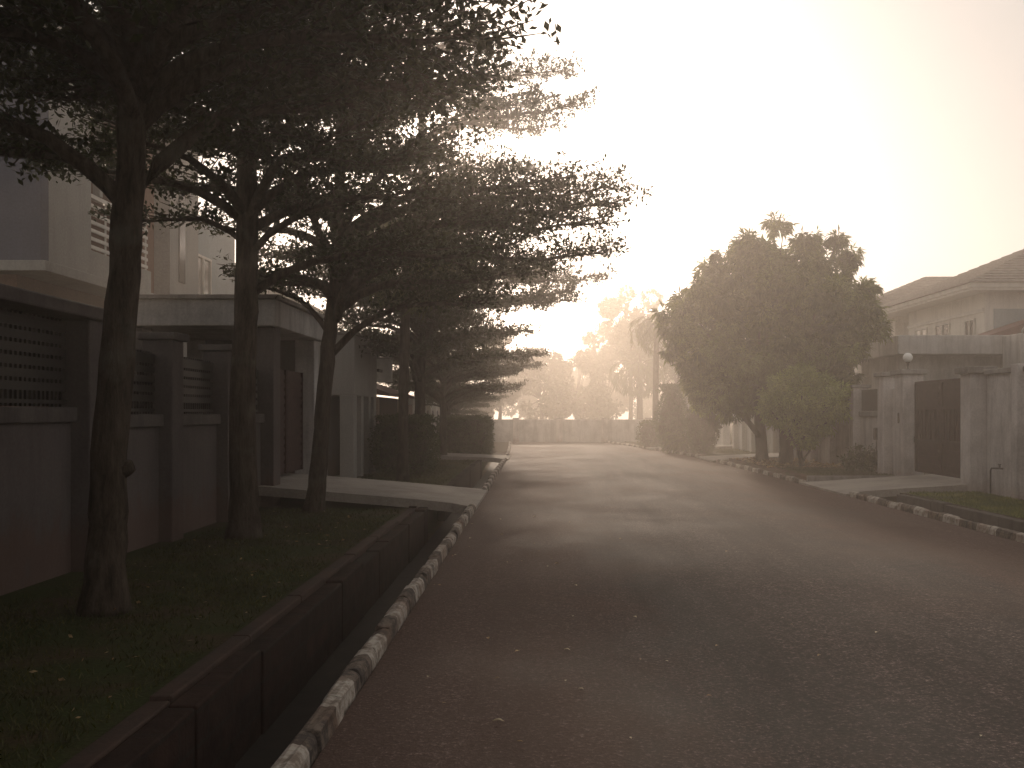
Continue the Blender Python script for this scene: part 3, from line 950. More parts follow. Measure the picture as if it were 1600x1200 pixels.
# left, far
w = thing("boundary_wall", "hazy left wall with pale pillars behind the clipped hedges", "wall", (-5, 45, 0))
for k in range(9):
    y0 = 38.5 + k * 2.1
    pillar(w, -5.2, -4.85, y0, y0 + 0.34, -0.1, 2.25, M['cream'], 0.05, M['cap'], 0.09)
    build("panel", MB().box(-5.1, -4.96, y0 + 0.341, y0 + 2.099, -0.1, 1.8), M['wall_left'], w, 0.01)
gt = thing("driveway_gate", "brown gate with tiled hood seen behind the first clipped hedge", "gate", (-5, 33, 0.2))
build("gate_leaf", MB().box(-5.05, -5.0, 30.3, 35.2, 0.1, 2.2), M['gate'], gt)
build("hood", MB().hexa([(-5.8, 29.9, 2.35), (-4.5, 29.9, 2.2), (-4.5, 35.7, 2.2), (-5.8, 35.7, 2.35), (-5.8, 29.9, 2.75), (-4.5, 29.9, 2.3), (-4.5, 35.7, 2.3), (-5.8, 35.7, 2.75)]), M['roof_red'], gt)
for y in (29.95, 35.25):
    pillar(gt, -5.25, -4.85, y, y + 0.35, -0.1, 2.19, M['tan_wall'], 0, None, 0)
w = thing("boundary_wall", "short tan wall stretch beside the second left driveway", "wall", (-5, 37, 0))
build("panel", MB().box(-5.1, -4.9, 35.62, 38.48, -0.1, 2.0), M['tan_wall'], w, 0.01)

# ------------------------------------------------------------------ houses
def window(parent, axis, c, a0, a1, z0, z1, mull=1, glass='glass', face=-1):
    """a framed window; axis 'x': in a wall facing -x / +x at x=c, spans y a0..a1; axis 'y': in a wall facing -y"""
    f = MB(); p = MB(); t = 0.055
    def bx(mb, u0, u1, v0, v1, d0, d1):
        d0, d1 = sorted((c + d0 * face, c + d1 * face))
        if axis == 'x':
            mb.box(d0, d1, u0, u1, v0, v1)
        else:
            mb.box(u0, u1, d0, d1, v0, v1)
    bx(f, a0, a1, z0, z0 + t, 0.002, 0.06); bx(f, a0, a1, z1 - t, z1, 0.002, 0.06)
    for k in range(mull + 2):
        u = a0 + (a1 - a0 - t) * k / (mull + 1)
        bx(f, u, u + t, z0 + t, z1 - t, 0.003, 0.058)
    bx(p, a0 + t, a1 - t, z0 + t, z1 - t, 0.001, 0.02)
    w_ = build("window", f, M['fascia'], parent)
    build("pane", p, M[glass], w_)
    s = MB()
    bx(s, a0 - 0.06, a1 + 0.06, z0 - 0.07, z0 - 0.001, 0.002, 0.1)
    build("sill", s, M['fascia'], w_)
    return w_

def hip_roof(parent, x0, x1, y0, y1, ze, rise, mat, courses=18, name="roof"):
    """stepped tile courses on a hipped roof"""
    half = min(x1 - x0, y1 - y0) / 2
    mb = MB()
    for k in range(courses):
        a, b = k / courses * half, (k + 1) / courses * half
        za, zb = ze + rise * k / courses + 0.05, ze + rise * (k + 1) / courses
        A = [(x0 + a, y0 + a, za), (x1 - a, y0 + a, za), (x1 - a, y1 - a, za), (x0 + a, y1 - a, za)]
        B = [(x0 + b, y0 + b, zb), (x1 - b, y0 + b, zb), (x1 - b, y1 - b, zb), (x0 + b, y1 - b, zb)]
        L = [(p[0], p[1], p[2] - 0.05) for p in A]
        for i in range(4):
            j = (i + 1) % 4
            mb.face(A[i], A[j], B[j], B[i])
            mb.face(L[i], L[j], A[j], A[i])
    mb.face(*[(p[0], p[1], ze) for p in ((x0, y1), (x1, y1), (x1, y0), (x0, y0))])
    return build(name, mb, mat, parent)

# house 1 (right, hipped tile roof)
h = thing("house", "two storey cream house with wide hipped tile roof behind the right wall", "house", (19, 39, 0))
X0, X1, Y0, Y1, ZE = 15.0, 27.0, 33.5, 44.0, 5.92
build("wall", MB().box(X0, X1, Y0, Y1 - 3.6, 0, 5.75), M['cream'], h, 0.01)
build("gable_shade", MB().box(X0 + 0.3, X1, Y0 - 0.02, Y0 - 0.002, 0.1, 5.2), M['blue_grey'], h)  # thin blue-grey sheet, its colour stands for shade on the cream wall
build("wall", MB().box(X0 + 1.4, X1 - 0.1, Y1 - 3.6, Y1, 0, 5.75), M['cream'], h)
build("balcony_pillar", MB().box(X0, X0 + 0.35, Y1 - 0.5, Y1 - 0.1, 0, 5.75), M['cream'], h)
build("balcony_pillar", MB().box(X0, X0 + 0.35, Y1 - 2.1, Y1 - 1.75, 0, 5.75), M['cream'], h)
build("balcony_floor", MB().box(X0 - 0.1, X0 + 1.4, Y1 - 3.6, Y1, 2.9, 3.15), M['cream'], h)
build("balcony_rail", MB().box(X0 - 0.05, X0 + 0.05, Y1 - 3.59, Y1 - 0.51, 3.151, 3.95), M['cream'], h)
build("lintel_band", MB().box(X0 - 0.05, X0 - 0.002, Y0 + 0.05, Y1 - 3.6, 5.1, 5.22), M['fascia'], h)
build("soffit", MB().box(X0 - 0.75, X1 + 0.6, Y0 - 0.75, Y1 + 0.7, 5.751, 5.83), M['fascia'], h)
build("fascia_board", MB().box(X0 - 0.82, X1 + 0.66, Y0 - 0.82, Y1 + 0.76, 5.831, 5.98), M['fascia'], h, 0.01)
hip_roof(h, X0 - 0.92, X1 + 0.75, Y0 - 0.92, Y1 + 0.85, 5.981, 2.6, M['roof'], 20)
window(h, 'x', X0, 34.2, 35.0, 3.95, 4.95, 1)
window(h, 'x', X0, 36.3, 37.6, 3.5, 5.0, 1)
window(h, 'x', X0, 38.4, 39.6, 3.3, 5.0, 1, 'pale_glass')
window(h, 'y', Y0 - 0.02, 18.4, 19.8, 3.7, 4.9, 1)
# house 2 (further back)
h = thing("house", "pale house with big sloping tile roof, hazy behind the first right house", "house", (21, 52, 0))
build("wall", MB().box(15.4, 26, 46.5, 56, 0, 6.1), M['cream'], h)
build("fascia_board", MB().box(14.5, 26.8, 45.7, 56.6, 6.101, 6.3), M['fascia'], h)
hip_roof(h, 14.3, 27.0, 45.5, 56.8, 6.301, 2.4, M['roof'], 22)
window(h, 'x', 15.4, 48.0, 49.4, 4.2, 5.5, 1)
window(h, 'y', 46.5, 17.2, 18.6, 3.4, 4.7, 1)
# low garage with flat canopy behind the right wall
h = thing("garage", "flat roofed grey garage with deep concrete fascia behind the right gate", "garage", (13, 31, 0))
build("fascia", MB().box(11.0, 15.4, 30.5, 34.6, 3.50, 4.08), M['canopy'], h, 0.02)
build("wall", MB().box(11.35, 14.85, 31.4, 34.4, 0, 3.499), M['canopy'], h)
build("parapet", MB().box(14.2, 19.5, 29.4, 30.49, 0, 4.05), M['canopy'], h, 0.015)
build("column", MB().box(11.05, 11.3, 34.1, 34.5, 0, 3.499), M['cream'], h)
build("spout", MB().tube([(14.6, 29.5, 3.62), (14.6, 29.15, 3.60)], 0.03, 8), M['pipe'], h)
# little maroon lean-to and arched canopy
h = thing("porch_canopy", "maroon lean-to roof with arched white ribs above the garage parapet", "canopy", (16, 31.5, 0))
build("roof", MB().hexa([(13.7, 31.0, 4.05), (18.5, 31.0, 4.05), (18.5, 33.0, 4.05), (13.7, 33.0, 4.05), (14.0, 31.0, 4.12), (18.5, 31.0, 5.6), (18.5, 33.0, 5.6), (14.0, 33.0, 4.12)]), M['roof_red'], h)
rb = MB()
for dy in (30.72, 30.92):
    rb.tube([(15.0 + 2.0 * (1 - math.cos(a)), dy, 4.1 + 1.0 * math.sin(a)) for a in np.linspace(0, 1.57, 10)], 0.035, 8)
build("arched_ribs", rb, M['chrome'], h, 0, True)
vv = MB()
arc = [(15.06 + 2.0 * (1 - math.cos(a)), 4.08 + 0.94 * math.sin(a)) for a in np.linspace(0, 1.57, 10)]
for i in range(9):
    (a, b), (c, d) = arc[i], arc[i + 1]
    vv.hexa([(a, 30.75, b - .03), (c, 30.75, d - .03), (c, 30.9, d - .03), (a, 30.9, b - .03), (a, 30.75, b), (c, 30.75, d), (c, 30.9, d), (a, 30.9, b)])
build("canopy_sheet", vv, M['glass'], h)

# house left (modern, boxed balcony)
h = thing("house", "white modern house with railed balcony and slit window behind left wall", "house", (-11, 20, 0))
build("lower_wall", MB().box(-14, -8.6, 16.4, 27, 0, 4.0), M['brown_wall'], h)
build("end_wall", MB().box(-14, -8.0, 16.0, 16.25, 4.15, 7.8), M['slate_wall'], h, 0.01)
build("floor_slab", MB().box(-14, -7.9, 15.95, 20.7, 3.98, 4.149), M['white_wall'], h, 0.01)
build("balcony_wall", MB().box(-8.25, -8.0, 16.251, 17.8, 4.15, 7.8), M['white_wall'], h, 0.01)
build("balcony_parapet", MB().box(-8.2, -8.02, 17.801, 20.6, 4.15, 4.62), M['white_wall'], h, 0.01)
rl = MB()
for k in range(6):
    rl.box(-8.13, -8.09, 17.81, 20.6, 4.68 + k * 0.15, 4.74 + k * 0.15)
rl.box(-8.16, -8.06, 17.81, 20.6, 5.58, 5.65)
for y in (17.9, 18.6, 19.3, 20.0, 20.5):
    rl.box(-8.12, -8.1, y, y + 0.05, 4.621, 5.58)
build("balcony_rail", rl, M['fascia'], h)
build("recess_wall", MB().box(-10.0, -9.6, 16.26, 21.2, 4.15, 7.6), M['brown_wall'], h)
build("mullion", MB().box(-8.16, -8.03, 18.2, 18.33, 5.66, 7.6), M['white_wall'], h)
build("cladding_wall", MB().box(-9.59, -8.35, 20.61, 21.6, 4.0, 7.7), M['brown_wall'], h)
pw = build("pier", MB().box(-9.0, -8.0, 21.601, 23.4, 2.5, 7.9), M['white_wall'], h, 0.01)
build("slit_window", MB().box(-7.999, -7.97, 22.1, 22.45, 4.6, 6.6), M['glass'], pw)
build("rear_wall", MB().box(-12, -8.4, 23.401, 27.5, 2.5, 6.6), M['blue_grey'], h)
window(h, 'x', -8.4, 24.2, 25.4, 4.4, 5.6, 1, 'glass', 1)
build("roof_slab", MB().box(-14, -7.8, 15.9, 24.0, 7.901, 8.1), M['cap'], h)
# second house left, behind guardhouse, mostly hidden by leaves
h = thing("house", "grey house largely hidden by leaves beyond the white modern house", "house", (-12, 36, 0))
build("wall", MB().box(-16, -9.4, 31, 41, 0, 5.6), M['canopy'], h)
build("fascia_board", MB().box(-16.5, -8.9, 30.5, 41.5, 5.601, 5.8), M['fascia'], h)
hip_roof(h, -16.6, -8.8, 30.4, 41.6, 5.801, 2.2, M['roof'], 14)
window(h, 'x', -9.4, 33, 34.4, 3.4, 4.8, 1, 'glass', 1)

# ------------------------------------------------------------------ street trees on the left
G = "almond trees lining the left verge"
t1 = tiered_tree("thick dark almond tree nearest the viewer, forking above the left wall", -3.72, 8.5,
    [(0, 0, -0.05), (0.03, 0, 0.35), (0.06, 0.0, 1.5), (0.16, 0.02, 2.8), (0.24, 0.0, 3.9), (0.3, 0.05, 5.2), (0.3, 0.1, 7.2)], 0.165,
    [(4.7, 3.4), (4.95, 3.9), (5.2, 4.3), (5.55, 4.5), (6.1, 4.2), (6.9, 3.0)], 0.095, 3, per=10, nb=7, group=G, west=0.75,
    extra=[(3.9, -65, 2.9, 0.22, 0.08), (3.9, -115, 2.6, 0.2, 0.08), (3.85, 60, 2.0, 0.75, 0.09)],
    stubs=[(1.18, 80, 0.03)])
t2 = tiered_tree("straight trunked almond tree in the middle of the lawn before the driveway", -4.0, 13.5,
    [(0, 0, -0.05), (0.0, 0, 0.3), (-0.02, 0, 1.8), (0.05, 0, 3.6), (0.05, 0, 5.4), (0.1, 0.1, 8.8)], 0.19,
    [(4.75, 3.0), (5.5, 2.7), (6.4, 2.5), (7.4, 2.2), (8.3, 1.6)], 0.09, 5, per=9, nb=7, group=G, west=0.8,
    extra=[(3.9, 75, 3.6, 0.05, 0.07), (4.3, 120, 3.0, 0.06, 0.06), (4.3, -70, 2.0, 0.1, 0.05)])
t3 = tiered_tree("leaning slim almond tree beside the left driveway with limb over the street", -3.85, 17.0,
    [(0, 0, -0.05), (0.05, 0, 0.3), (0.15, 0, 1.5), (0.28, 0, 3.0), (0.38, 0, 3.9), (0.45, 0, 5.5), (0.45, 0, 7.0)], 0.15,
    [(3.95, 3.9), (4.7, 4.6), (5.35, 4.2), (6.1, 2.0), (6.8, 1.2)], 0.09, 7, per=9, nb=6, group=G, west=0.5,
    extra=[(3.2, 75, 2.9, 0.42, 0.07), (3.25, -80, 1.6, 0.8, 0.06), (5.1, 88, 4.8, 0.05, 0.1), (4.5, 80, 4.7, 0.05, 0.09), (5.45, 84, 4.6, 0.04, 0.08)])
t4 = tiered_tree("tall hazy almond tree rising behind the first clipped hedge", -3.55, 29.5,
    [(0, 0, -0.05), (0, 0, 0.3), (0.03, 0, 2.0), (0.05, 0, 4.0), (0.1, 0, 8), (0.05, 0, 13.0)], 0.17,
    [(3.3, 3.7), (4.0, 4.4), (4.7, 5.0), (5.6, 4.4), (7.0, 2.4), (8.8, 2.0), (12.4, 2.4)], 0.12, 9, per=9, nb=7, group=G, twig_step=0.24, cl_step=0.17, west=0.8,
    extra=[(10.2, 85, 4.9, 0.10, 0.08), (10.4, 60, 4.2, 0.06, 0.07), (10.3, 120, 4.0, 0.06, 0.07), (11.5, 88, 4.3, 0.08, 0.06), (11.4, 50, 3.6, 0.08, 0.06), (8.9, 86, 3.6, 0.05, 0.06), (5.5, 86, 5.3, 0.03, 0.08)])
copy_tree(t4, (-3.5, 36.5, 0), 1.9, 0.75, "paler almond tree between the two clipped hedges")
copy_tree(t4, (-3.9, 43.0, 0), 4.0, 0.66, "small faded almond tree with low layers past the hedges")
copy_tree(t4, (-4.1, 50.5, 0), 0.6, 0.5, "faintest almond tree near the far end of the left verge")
copy_tree(t3, (-3.9, 2.2, 0), 2.2, 1.0, "unseen almond tree added beside the viewer to shade the left verge")  # added out of view, its crown only dims the near left
copy_tree(t2, (-3.8, -4.2, 0), 1.1, 1.0, "unseen almond tree added behind the viewer to shade the left verge")  # added behind the camera to cut skylight on the near left

palm("palm with drooping fronds between the almond trees on the left", -3.35, 24.5, 6.2, 0.13, 20, 2.4, 31, 1.35, 0.0, (0.15, 0), 0.75)

# ------------------------------------------------------------------ mango pair and small tree on the right
rng0 = np.random.default_rng(77)
def px_clumps(lst, D, depth):
    out = []
    for (px, py, r) in lst:
        x, _, z = at(px, py, D)
        rr = r / F * D * 0.86
        # how deep the crown is here: deeper in the middle
        k = max(0.0, 1 - ((px - 1205) / 185.0) ** 2 - ((py - 530) / 190.0) ** 2)
        for s_ in ((-1, 0, 1) if k > 0.35 else (0,)):
            out.append((x + rng0.normal(0, 0.1), D + s_ * depth * math.sqrt(k) + rng0.normal(0, 0.25), z + rng0.normal(0, 0.1), rr, rr, rr))
    sub = []
    for (x, y, z, r, _, _) in out:
        for _k in range(3):
            d = rng0.normal(0, 1, 3); d /= np.linalg.norm(d)
            q = r * rng0.uniform(0.34, 0.58)
            sub.append((x + d[0] * r * 0.7, y + d[1] * r * 0.9, z + d[2] * r * 0.7, q, q * 1.1, q * 0.8))
    return sub
D = 32.5
left_c = [(1213, 375, 24), (1160, 396, 40), (1118, 418, 30), (1205, 420, 44), (1238, 400, 30), (1125, 455, 40), (1055, 480, 24), (1070, 510, 34), (1048, 545, 24), (1062, 580, 30),
          (1090, 545, 40), (1140, 500, 48), (1190, 480, 50), (1235, 460, 44), (1100, 605, 38), (1115, 632, 24), (1150, 595, 46), (1200, 560, 50), (1160, 628, 26), (1192, 622, 28), (1140, 560, 44), (1090, 470, 28), (1180, 440, 40), (1240, 520, 40)]
right_c = [(1290, 388, 30), (1318, 410, 28), (1282, 425, 38), (1335, 445, 34), (1355, 480, 26), (1330, 508, 24), (1310, 490, 44), (1265, 490, 40), (1298, 542, 28), (1290, 550, 44), (1250, 560, 46), (1265, 600, 34), (1225, 600, 34), (1368, 455, 14), (1300, 585, 26)]
tx = at(1191, 715, 32.5)
clump_tree("mango_tree", "big mango tree with leaning low limb in front of the right wall", tx[0], 32.5, px_clumps(left_c, D, 2.2),
    [([(tx[0], 32.5, 0.05), (tx[0] - 0.02, 32.5, 0.5), (tx[0] - 0.08, 32.5, 1.4), (tx[0] - 0.1, 32.5, 2.6)], [0.24, 0.2, 0.18, 0.14]),
     ([(tx[0] - 0.03, 32.45, 0.85), (tx[0] - 0.45, 32.3, 1.35), (tx[0] - 0.85, 32.1, 1.75), (tx[0] - 1.4, 31.9, 2.6)], [0.11, 0.09, 0.08, 0.05])],
    M['leaf_mango'], M['bark_red'], 41, 22, 14, 0.28, 0.24, 0.5, 0.6, 0.6)
tx = at(1228, 722, 31.2)
clump_tree("mango_tree", "second mango tree with thick dark trunk spreading towards the garage", tx[0], 31.2, px_clumps(right_c, 32.0, 1.9),
    [([(tx[0], 31.2, 0.05), (tx[0] + 0.02, 31.2, 0.5), (tx[0] + 0.0, 31.3, 1.6), (tx[0] + 0.3, 31.6, 2.9)], [0.27, 0.22, 0.2, 0.15])],
    M['leaf_mango'], M['bark_red'], 42, 22, 14, 0.28, 0.24, 0.5, 0.6, 0.6)
sm = [(1250, 590, 20), (1225, 600, 18), (1275, 602, 20), (1300, 610, 16), (1210, 622, 16), (1240, 622, 26), (1280, 632, 26), (1305, 640, 14), (1215, 650, 16), (1245, 656, 22), (1275, 662, 20), (1258, 682, 16), (1200, 640, 10)]
smc = []
for (a, b, r) in sm:
    x, _, z = at(a, b, 28.8)
    rr = r / F * 28.8
    for s_ in (-0.45, 0.35):
        smc.append((x, 28.8 + s_ * rng0.uniform(0.6, 1.4), z, rr, rr * 1.2, rr * 0.8))
tx = at(1255, 727, 28.8)
clump_tree("sapling", "small light green young tree with forked stems before the mango trees", tx[0], 28.8, smc,
    [([(tx[0], 28.8, 0.05), (tx[0] - 0.1, 28.8, 0.5), (tx[0] - 0.12, 28.8, 0.95)], [0.09, 0.07, 0.06]),
     ([(tx[0] - 0.02, 28.8, 0.3), (tx[0] + 0.2, 28.8, 0.6), (tx[0] - 0.05, 28.7, 1.1)], [0.05, 0.04, 0.03]),
     ([(tx[0] - 0.1, 28.8, 0.6), (tx[0] - 0.45, 28.8, 1.2)], [0.05, 0.03])],
    M['leaf_young'], M['bark'], 43, 42, 10, 0.2, 0.22, 0.35, 0.6, 0.35)

# shrub at the grey pillar
def stem_bush(name, label, x, y, z, r, h, n, seed, mat, L=0.1, cat="bush"):
    rng = np.random.default_rng(seed)
    root = thing(name, label, cat, (x, y, z))
    w = MB(); C = []; O = []
    for k in range(n):
        a = rng.uniform(0, 6.28); rad = r * math.sqrt(rng.uniform(0, 1))
        b = np.array([x + math.cos(a) * rad * 0.5, y + math.sin(a) * rad * 0.5, z])
        e = np.array([x + math.cos(a) * rad, y + math.sin(a) * rad, z + h * rng.uniform(0.55, 1.08) * (1 - 0.35 * rad / r)])
        w.tube([b, (b + e) / 2 + rng.normal(0, 0.02, 3), e], [0.01, 0.008, 0.004], 4, False)
        m = 16
        for t in np.linspace(0.08, 1, m):
            C.append(b + (e - b) * t); O.append(np.array([0, 0, 0.3]))
    V = rosettes(np.array(C), rng, 4, L, 0.42, np.array(O), 0, 0.8, 0.2, 0.02) - np.array([x, y, z])
    link("foliage", quads_mesh("foliage", V), mat, root)
    build("stems", w, M['bark'], root)
    return root
stem_bush("bush", "dark upright bush against the grey half wall by the gate pillar", 8.5, 26.3, 0.08, 0.52, 0.85, 60, 51, M['leaf_hedge'], 0.11)

# clipped bushes and hedges
def clipped(name, label, x, y, prof, mat, seed, L=0.07, dens=420, sq=None, group=None, z=0.0, cat="bush"):
    """clipped foliage: a lathe profile (r, z), or sq=(hx, hy) for a boxed hedge"""
    rng = np.random.default_rng(seed)
    root = thing(name, label, cat, (x, y, z), group)
    zs = [p[1] for p in prof]; rs = [p[0] for p in prof]
    hgt = zs[-1]
    mean = sum(rs) / len(rs)
    hx, hy = sq if sq else (1, 1)
    n = int(dens * (2 * 3.14 * mean * (hx + hy) / 2 * hgt + 3.14 * mean * mean * hx * hy))
    zz = rng.uniform(0.02, hgt, n)
    a = rng.uniform(0, 6.283, n)
    ca, sa = np.cos(a), np.sin(a)
    if sq:
        p_ = 5.0
        k = (np.abs(ca) ** p_ + np.abs(sa) ** p_) ** (-1 / p_)
    else:
        k = 1.0
    lump = 1 + 0.05 * np.sin(a * 5 + zz * 3 + seed) + 0.04 * np.sin(a * 9 - zz * 7)
    rad = np.interp(zz, zs, rs) * k * lump * rng.uniform(0.84, 1.04, n)
    top = rng.random(n) < 0.22
    rad = np.where(top, rad * np.sqrt(rng.random(n)), rad)
    zz = np.where(top, hgt * rng.uniform(0.93, 1.04, n), zz)
    P = np.stack([ca * rad * hx, sa * rad * hy, zz], axis=1)
    N = np.stack([ca, sa, np.full(n, 0.5)], axis=1)
    V = rosettes(P, rng, 3, L, 0.5, N * 0.8, 0, 0.8, 0.2, 0.02)
    link("foliage", quads_mesh("foliage", V), mat, root)
    core = MB()
    m = 20
    for r_, z_ in prof:
        for j in range(m):
            t = 6.283 * j / m
            kk = (abs(math.cos(t)) ** 5 + abs(math.sin(t)) ** 5) ** (-0.2) if sq else 1
            core.v.append((x + math.cos(t) * r_ * kk * 0.78 * hx, y + math.sin(t) * r_ * kk * 0.78 * hy, z + z_ * 0.94))
    for i in range(len(prof) - 1):
        for j in range(m):
            core.f.append((i * m + j, i * m + (j + 1) % m, (i + 1) * m + (j + 1) % m, (i + 1) * m + j))
    core.f.append(tuple((len(prof) - 1) * m + j for j in range(m)))
    build("dark_core", core, M['bark'], root)  # solid dark core added inside the foliage to block light
    return root
box_p = [(0.86, 0.0), (0.97, 0.3), (1.0, 0.9), (0.98, 1.35), (0.85, 1.5)]
round_p = [(0.80, 0.0), (0.95, 0.3), (1.0, 0.8), (0.92, 1.25), (0.62, 1.48), (0.3, 1.55)]
clipped("hedge", "nearer rounded dark hedge on the left verge past the driveway", -3.75, 28.0, round_p, M['leaf_hedge'], 61, 0.075, 560, (0.85, 1.2), "clipped hedges on the left verge", cat="hedge")
clipped("hedge", "further clipped hedge with flat top beyond the second left driveway", -3.0, 40.6, box_p, M['leaf_hedge'], 62, 0.09, 420, (1.05, 1.1), "clipped hedges on the left verge", cat="hedge")
vase = [(0.30, 0.0), (0.42, 0.25), (0.62, 0.8), (0.80, 1.35), (0.82, 1.55), (0.6, 1.72)]
bx_ = at(1098, 700, 39.8)
clipped("topiary_bush", "vase shaped clipped bush left of the mango tree", bx_[0], 39.8, vase, M['leaf_hedge'], 63, 0.08, 420, None, None, 0.05)
bx_ = at(1050, 700, 42.6)
clipped("topiary_bush", "taller clipped bush narrowing to a point behind the arching fronds", bx_[0], 42.6,
        [(0.35, 0.0), (0.55, 0.5), (0.78, 1.1), (0.72, 1.4), (0.6, 1.9), (0.42, 2.4), (0.15, 2.75)], M['leaf_hedge'], 64, 0.085, 380, None, None, 0.05)
cx_ = at(1068, 690, 41.2)
palm("low cycad with pale arching fronds between the clipped bushes", cx_[0], 41.2, 0.55, 0.14, 20, 1.25, 65, 0.9, 0.05, (0, 0), 0.3, "cycad", None, 1.2)
clipped("topiary_bush", "hazy rounded bush at the foot of the tall palm", at(1015, 690, 48)[0], 48, [(0.4, 0), (0.6, 0.4), (0.6, 0.9), (0.3, 1.2)], M['leaf_hedge'], 68, 0.09, 250, None, None, 0.05)

# hazy palms and trees further on
p = at(1024, 690, 54)
palm("tall slim palm standing in the haze left of the mango", p[0], 54, 6.6, 0.17, 24, 2.0, 71, 1.1, 0.0, (0.1, 0), 0.6)
p = at(1000, 692, 76)
palm("leafy hazy palm with hanging skirt of fronds near the street end", p[0], 76, 5.2, 0.24, 34, 3.3, 72, 1.5, 0.0, (-0.1, 0), 0.8)

def far_tree(label, px, D, top_px, w_px, bot_px, seed, n=16, flat=0.8):
    rng = np.random.default_rng(seed)
    x = (px - 842) / F * D
    zt = 1.7 + (645 - top_px) / F * D
    zb = max(1.0, 1.7 + (645 - bot_px) / F * D)
    w_ = w_px / F * D
    cl = []
    for k in range(n):
        u = rng.uniform(-1, 1); v = rng.uniform(0, 1)
        wid = math.sqrt(max(0.05, 1 - (v * 1.7 - 0.75) ** 2 * 0.8))
        r = rng.uniform(0.16, 0.30) * w_
        cl.append((x + u * w_ * 0.75 * wid, D + rng.uniform(-1, 1) * w_ * 0.7 * wid, zb + r * 0.6 + v * (zt - zb - r * 1.1), r, r, r * flat))
    zf = zb + (zt - zb) * 0.3
    return clump_tree("broadleaf_tree", label, x, D, cl, [([(x, D, -0.05), (x + 0.1, D, zf * 0.5), (x, D, zf)], [0.03 * w_ + 0.14, 0.16, 0.12])],
                      M['leaf_far'], M['bark'], seed, 11, 7, 0.33, 0.45, 0.2, 0.7, 0.2, "hazy trees beyond the end wall")
far_tree("tallest hazy tree standing beyond the right end of the far wall", 985, 95, 450, 62, 560, 81, 28)
far_tree("broad crowned hazy tree half hidden behind the tall palm", 1000, 84, 478, 42, 575, 82, 26)
far_tree("loose thin hazy tree left of the tallest one", 935, 101, 500, 34, 590, 83, 22)
far_tree("wide hazy tree behind the middle of the end wall", 900, 92, 545, 48, 656, 84, 26)
far_tree("low hazy tree behind the left part of the end wall", 845, 89, 548, 44, 656, 85, 26)
far_tree("pale hazy tree just right of the end wall's middle pillar", 945, 91, 565, 30, 656, 86, 22)
far_tree("hazy tree beyond the end wall behind the left hedges", 780, 92, 520, 55, 656, 87, 26)
far_tree("dark hazy tree between the cycad and the tall palm", 1062, 81, 500, 38, 656, 88, 24)
far_tree("hazy tree beyond the left houses at the street end", 690, 95, 480, 62, 656, 89, 26)
far_tree("hazy tree whose top shows behind the mango tree", 1100, 89, 470, 60, 656, 90, 24)

far_tree("very faint broad tree filling the gap over the end wall's left half", 830, 125, 560, 70, 656, 101, 24)
far_tree("very faint broad tree filling the gap over the end wall's right half", 925, 130, 552, 70, 656, 102, 24)
far_tree("low faint shrubby tree just over the end wall, left of its middle", 868, 84, 600, 40, 660, 104, 22)
far_tree("low faint shrubby tree just over the end wall, right of its middle", 932, 86, 604, 40, 660, 105, 22)
far_tree("very faint tree behind the tall slim palm", 1040, 128, 500, 70, 656, 103, 24)
# ------------------------------------------------------------------ grass, litter
def grass(name, label, areas, per_m2, h, seed, mat, holes=()):
    rng = np.random.default_rng(seed)
    P = []
    for (x0, x1, y0, y1, z) in areas:
        n = int((x1 - x0) * (y1 - y0) * per_m2)
        q = np.stack([rng.uniform(x0, x1, n), rng.uniform(y0, y1, n), np.full(n, z)], axis=1)
        pat = np.sin(q[:, 0] * 2.1 + 1.3) * np.cos(q[:, 1] * 1.3) + 0.6 * np.sin(q[:, 0] * 5.3 + q[:, 1] * 3.1)
        keep = rng.random(n) < np.clip(0.75 + 0.45 * pat, 0.12, 1)
        P.append(q[keep])
    P = np.concatenate(P)
    n = len(P)
    Dr = rng.normal(0, 0.55, (n, 3)); Dr[:, 2] = np.abs(Dr[:, 2]) * 0.4 + 0.9
    V = leaves(P, Dr, h * rng.uniform(0.5, 1.3, n), 0.16, rng, 0.25, 0.4)
    o = link(name, quads_mesh(name, V), mat)
    o['kind'] = 'stuff'
    tag(o, label, "grass")
grass("grass", "short dark grass on the left verge under the almond trees", [(-4.7, -2.36, 2.0, 17.5, 0.0)], 1100, 0.055, 91, M['grass'])
grass("grass", "short green grass strip before the tall solid wall on the right", [(7.45, 8.9, 8.0, 20.2, 0.06)], 2600, 0.07, 92, M['grass_bright'])
grass("grass", "thin grass around the clipped hedges on the left", [(-4.6, -2.25, 21.5, 35.4, 0.0), (-4.8, -2.5, 38.6, 56, 0.0)], 450, 0.08, 93, M['grass'])
grass("grass", "patchy grass at the near end of the planted bed under the sapling", [(6.7, 8.8, 24.0, 29.4, 0.135), (6.7, 8.8, 24.0, 27.5, 0.135)], 700, 0.06, 94, M['grass'])
grass("grass", "grass around the topiary bushes on the right", [(7.3, 8.8, 38, 45, 0.06), (6.2, 8.8, 48, 56, 0.06)], 450, 0.07, 95, M['grass'])

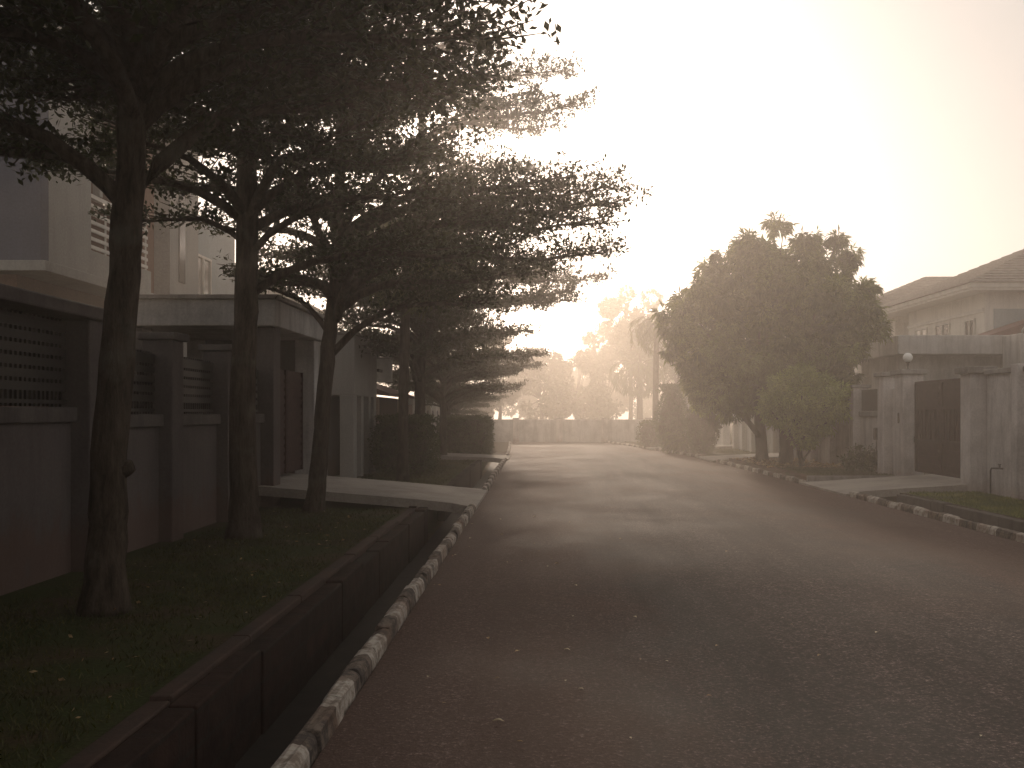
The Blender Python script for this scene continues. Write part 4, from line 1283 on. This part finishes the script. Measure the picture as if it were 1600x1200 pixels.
def litter(name, label, areas, count, L, seed, mat):
    rng = np.random.default_rng(seed)
    P = np.concatenate([np.stack([rng.uniform(a, b, count), rng.uniform(c, d, count), np.full(count, z)], axis=1) for a, b, c, d, z in areas])
    n = len(P)
    Dr = rng.normal(0, 1, (n, 3)); Dr[:, 2] = np.abs(Dr[:, 2]) * 0.22
    V = leaves(P, Dr, L * rng.uniform(0.5, 1.2, n), 0.45, rng, 0.12)
    o = link(name, quads_mesh(name, V), mat)
    o['kind'] = 'stuff'
    tag(o, label, "leaf litter")
litter("leaf_litter", "brown fallen leaves covering the bare earth under the mango trees", [(6.65, 8.8, 28.5, 34.2, 0.145)], 1600, 0.14, 96, M['dry'])
litter("leaf_litter", "fallen leaves lying in the left verge grass", [(-4.6, -2.4, 3.0, 17.0, 0.035)], 130, 0.06, 97, M['dry'])

def road_z(x, y):
    t = (x + 1.15) / 7.4
    return 0.035 * (1 - (2 * t - 1) ** 2) + 0.006
rnd = random.Random(5)
def one_leaf(seed, L):
    r = random.Random(seed)
    mb = MB()
    n = 6
    pts = []
    for i in range(n + 1):
        t = i / n
        wv = L * 0.24 * math.sin(math.pi * t ** 0.8) + 0.001
        zz = 0.004 + 0.10 * L * math.sin(t * 3.0) * r.uniform(0.6, 1.3)
        pts.append((L * (t - 0.5), wv, zz))
    for i, (x, w_, z) in enumerate(pts):
        mb.v += [(x, -w_, z + w_ * 0.45), (x, 0, z), (x, w_, z + w_ * 0.35)]
    for i in range(n):
        for k in (0, 1):
            a = i * 3 + k
            mb.f.append((a, a + 1, a + 4, a + 3))
    return mb
leaf_src = []
for s_ in range(4):
    for m_ in ('dry', 'pale_leaf'):
        me = bpy.data.meshes.new("fallen_leaf")
        mb = one_leaf(s_, 0.055 + 0.012 * s_)
        me.from_pydata(mb.v, [], mb.f)
        me.update()
        me.materials.append(M[m_])
        leaf_src.append((me, m_))
spots = [(808, 1016), (895, 962), (992, 964), (1000, 1030), (1042, 1033), (884, 1062), (908, 1075), (985, 1152), (835, 848), (842, 860), (862, 872), (870, 880), (900, 914), (1136, 863),
         (1237, 977), (1370, 990), (1280, 1026), (1533, 1152), (1472, 1034), (886, 1014), (1108, 1088), (856, 884), (815, 875), (970, 842), (1120, 1010)]
for k in range(22):
    yy = rnd.uniform(3.6, 17.0)
    spots.append((842 + F * (-1.05 + abs(rnd.gauss(0, 0.55))) / yy, 645 + F * 1.68 / yy))
for k in range(12):
    yy = rnd.uniform(28, 36)
    spots.append((842 + F * (6.2 - abs(rnd.gauss(0, 0.6))) / yy, 645 + F * 1.68 / yy))
for i, (px, py) in enumerate(spots):
    Dq = 1.665 * F / (py - 645)
    me, kind = leaf_src[rnd.randrange(len(leaf_src))]
    o = bpy.data.objects.new("fallen_leaf", me)
    COL.objects.link(o)
    x = (px - 842) / F * Dq
    o.location = (x, Dq, road_z(x, Dq))
    o.rotation_euler = (0, 0, rnd.uniform(0, 6.28))
    s_ = rnd.uniform(0.32, 0.75)
    o.scale = (s_, s_, s_)
    tag(o, "small dry fallen leaf lying on the dark asphalt road", "leaf", "fallen leaves scattered over the road")

# ------------------------------------------------------------------ haze
hz = MB().box(-240, 240, -240, 240, -1.7, 15.0)
m, nt, out = new_mat("haze_air")
pv = nd(nt, "ShaderNodeVolumePrincipled")
pv.inputs["Color"].default_value = (1.0, 0.915, 0.84, 1)
pv.inputs["Density"].default_value = 0.0060
pv.inputs["Anisotropy"].default_value = 0.70
nt.links.new(pv.outputs[0], out.inputs["Volume"])
o = build("haze", hz, m)
o['kind'] = 'stuff'
tag(o, "thin pale morning haze filling the whole street", "haze")
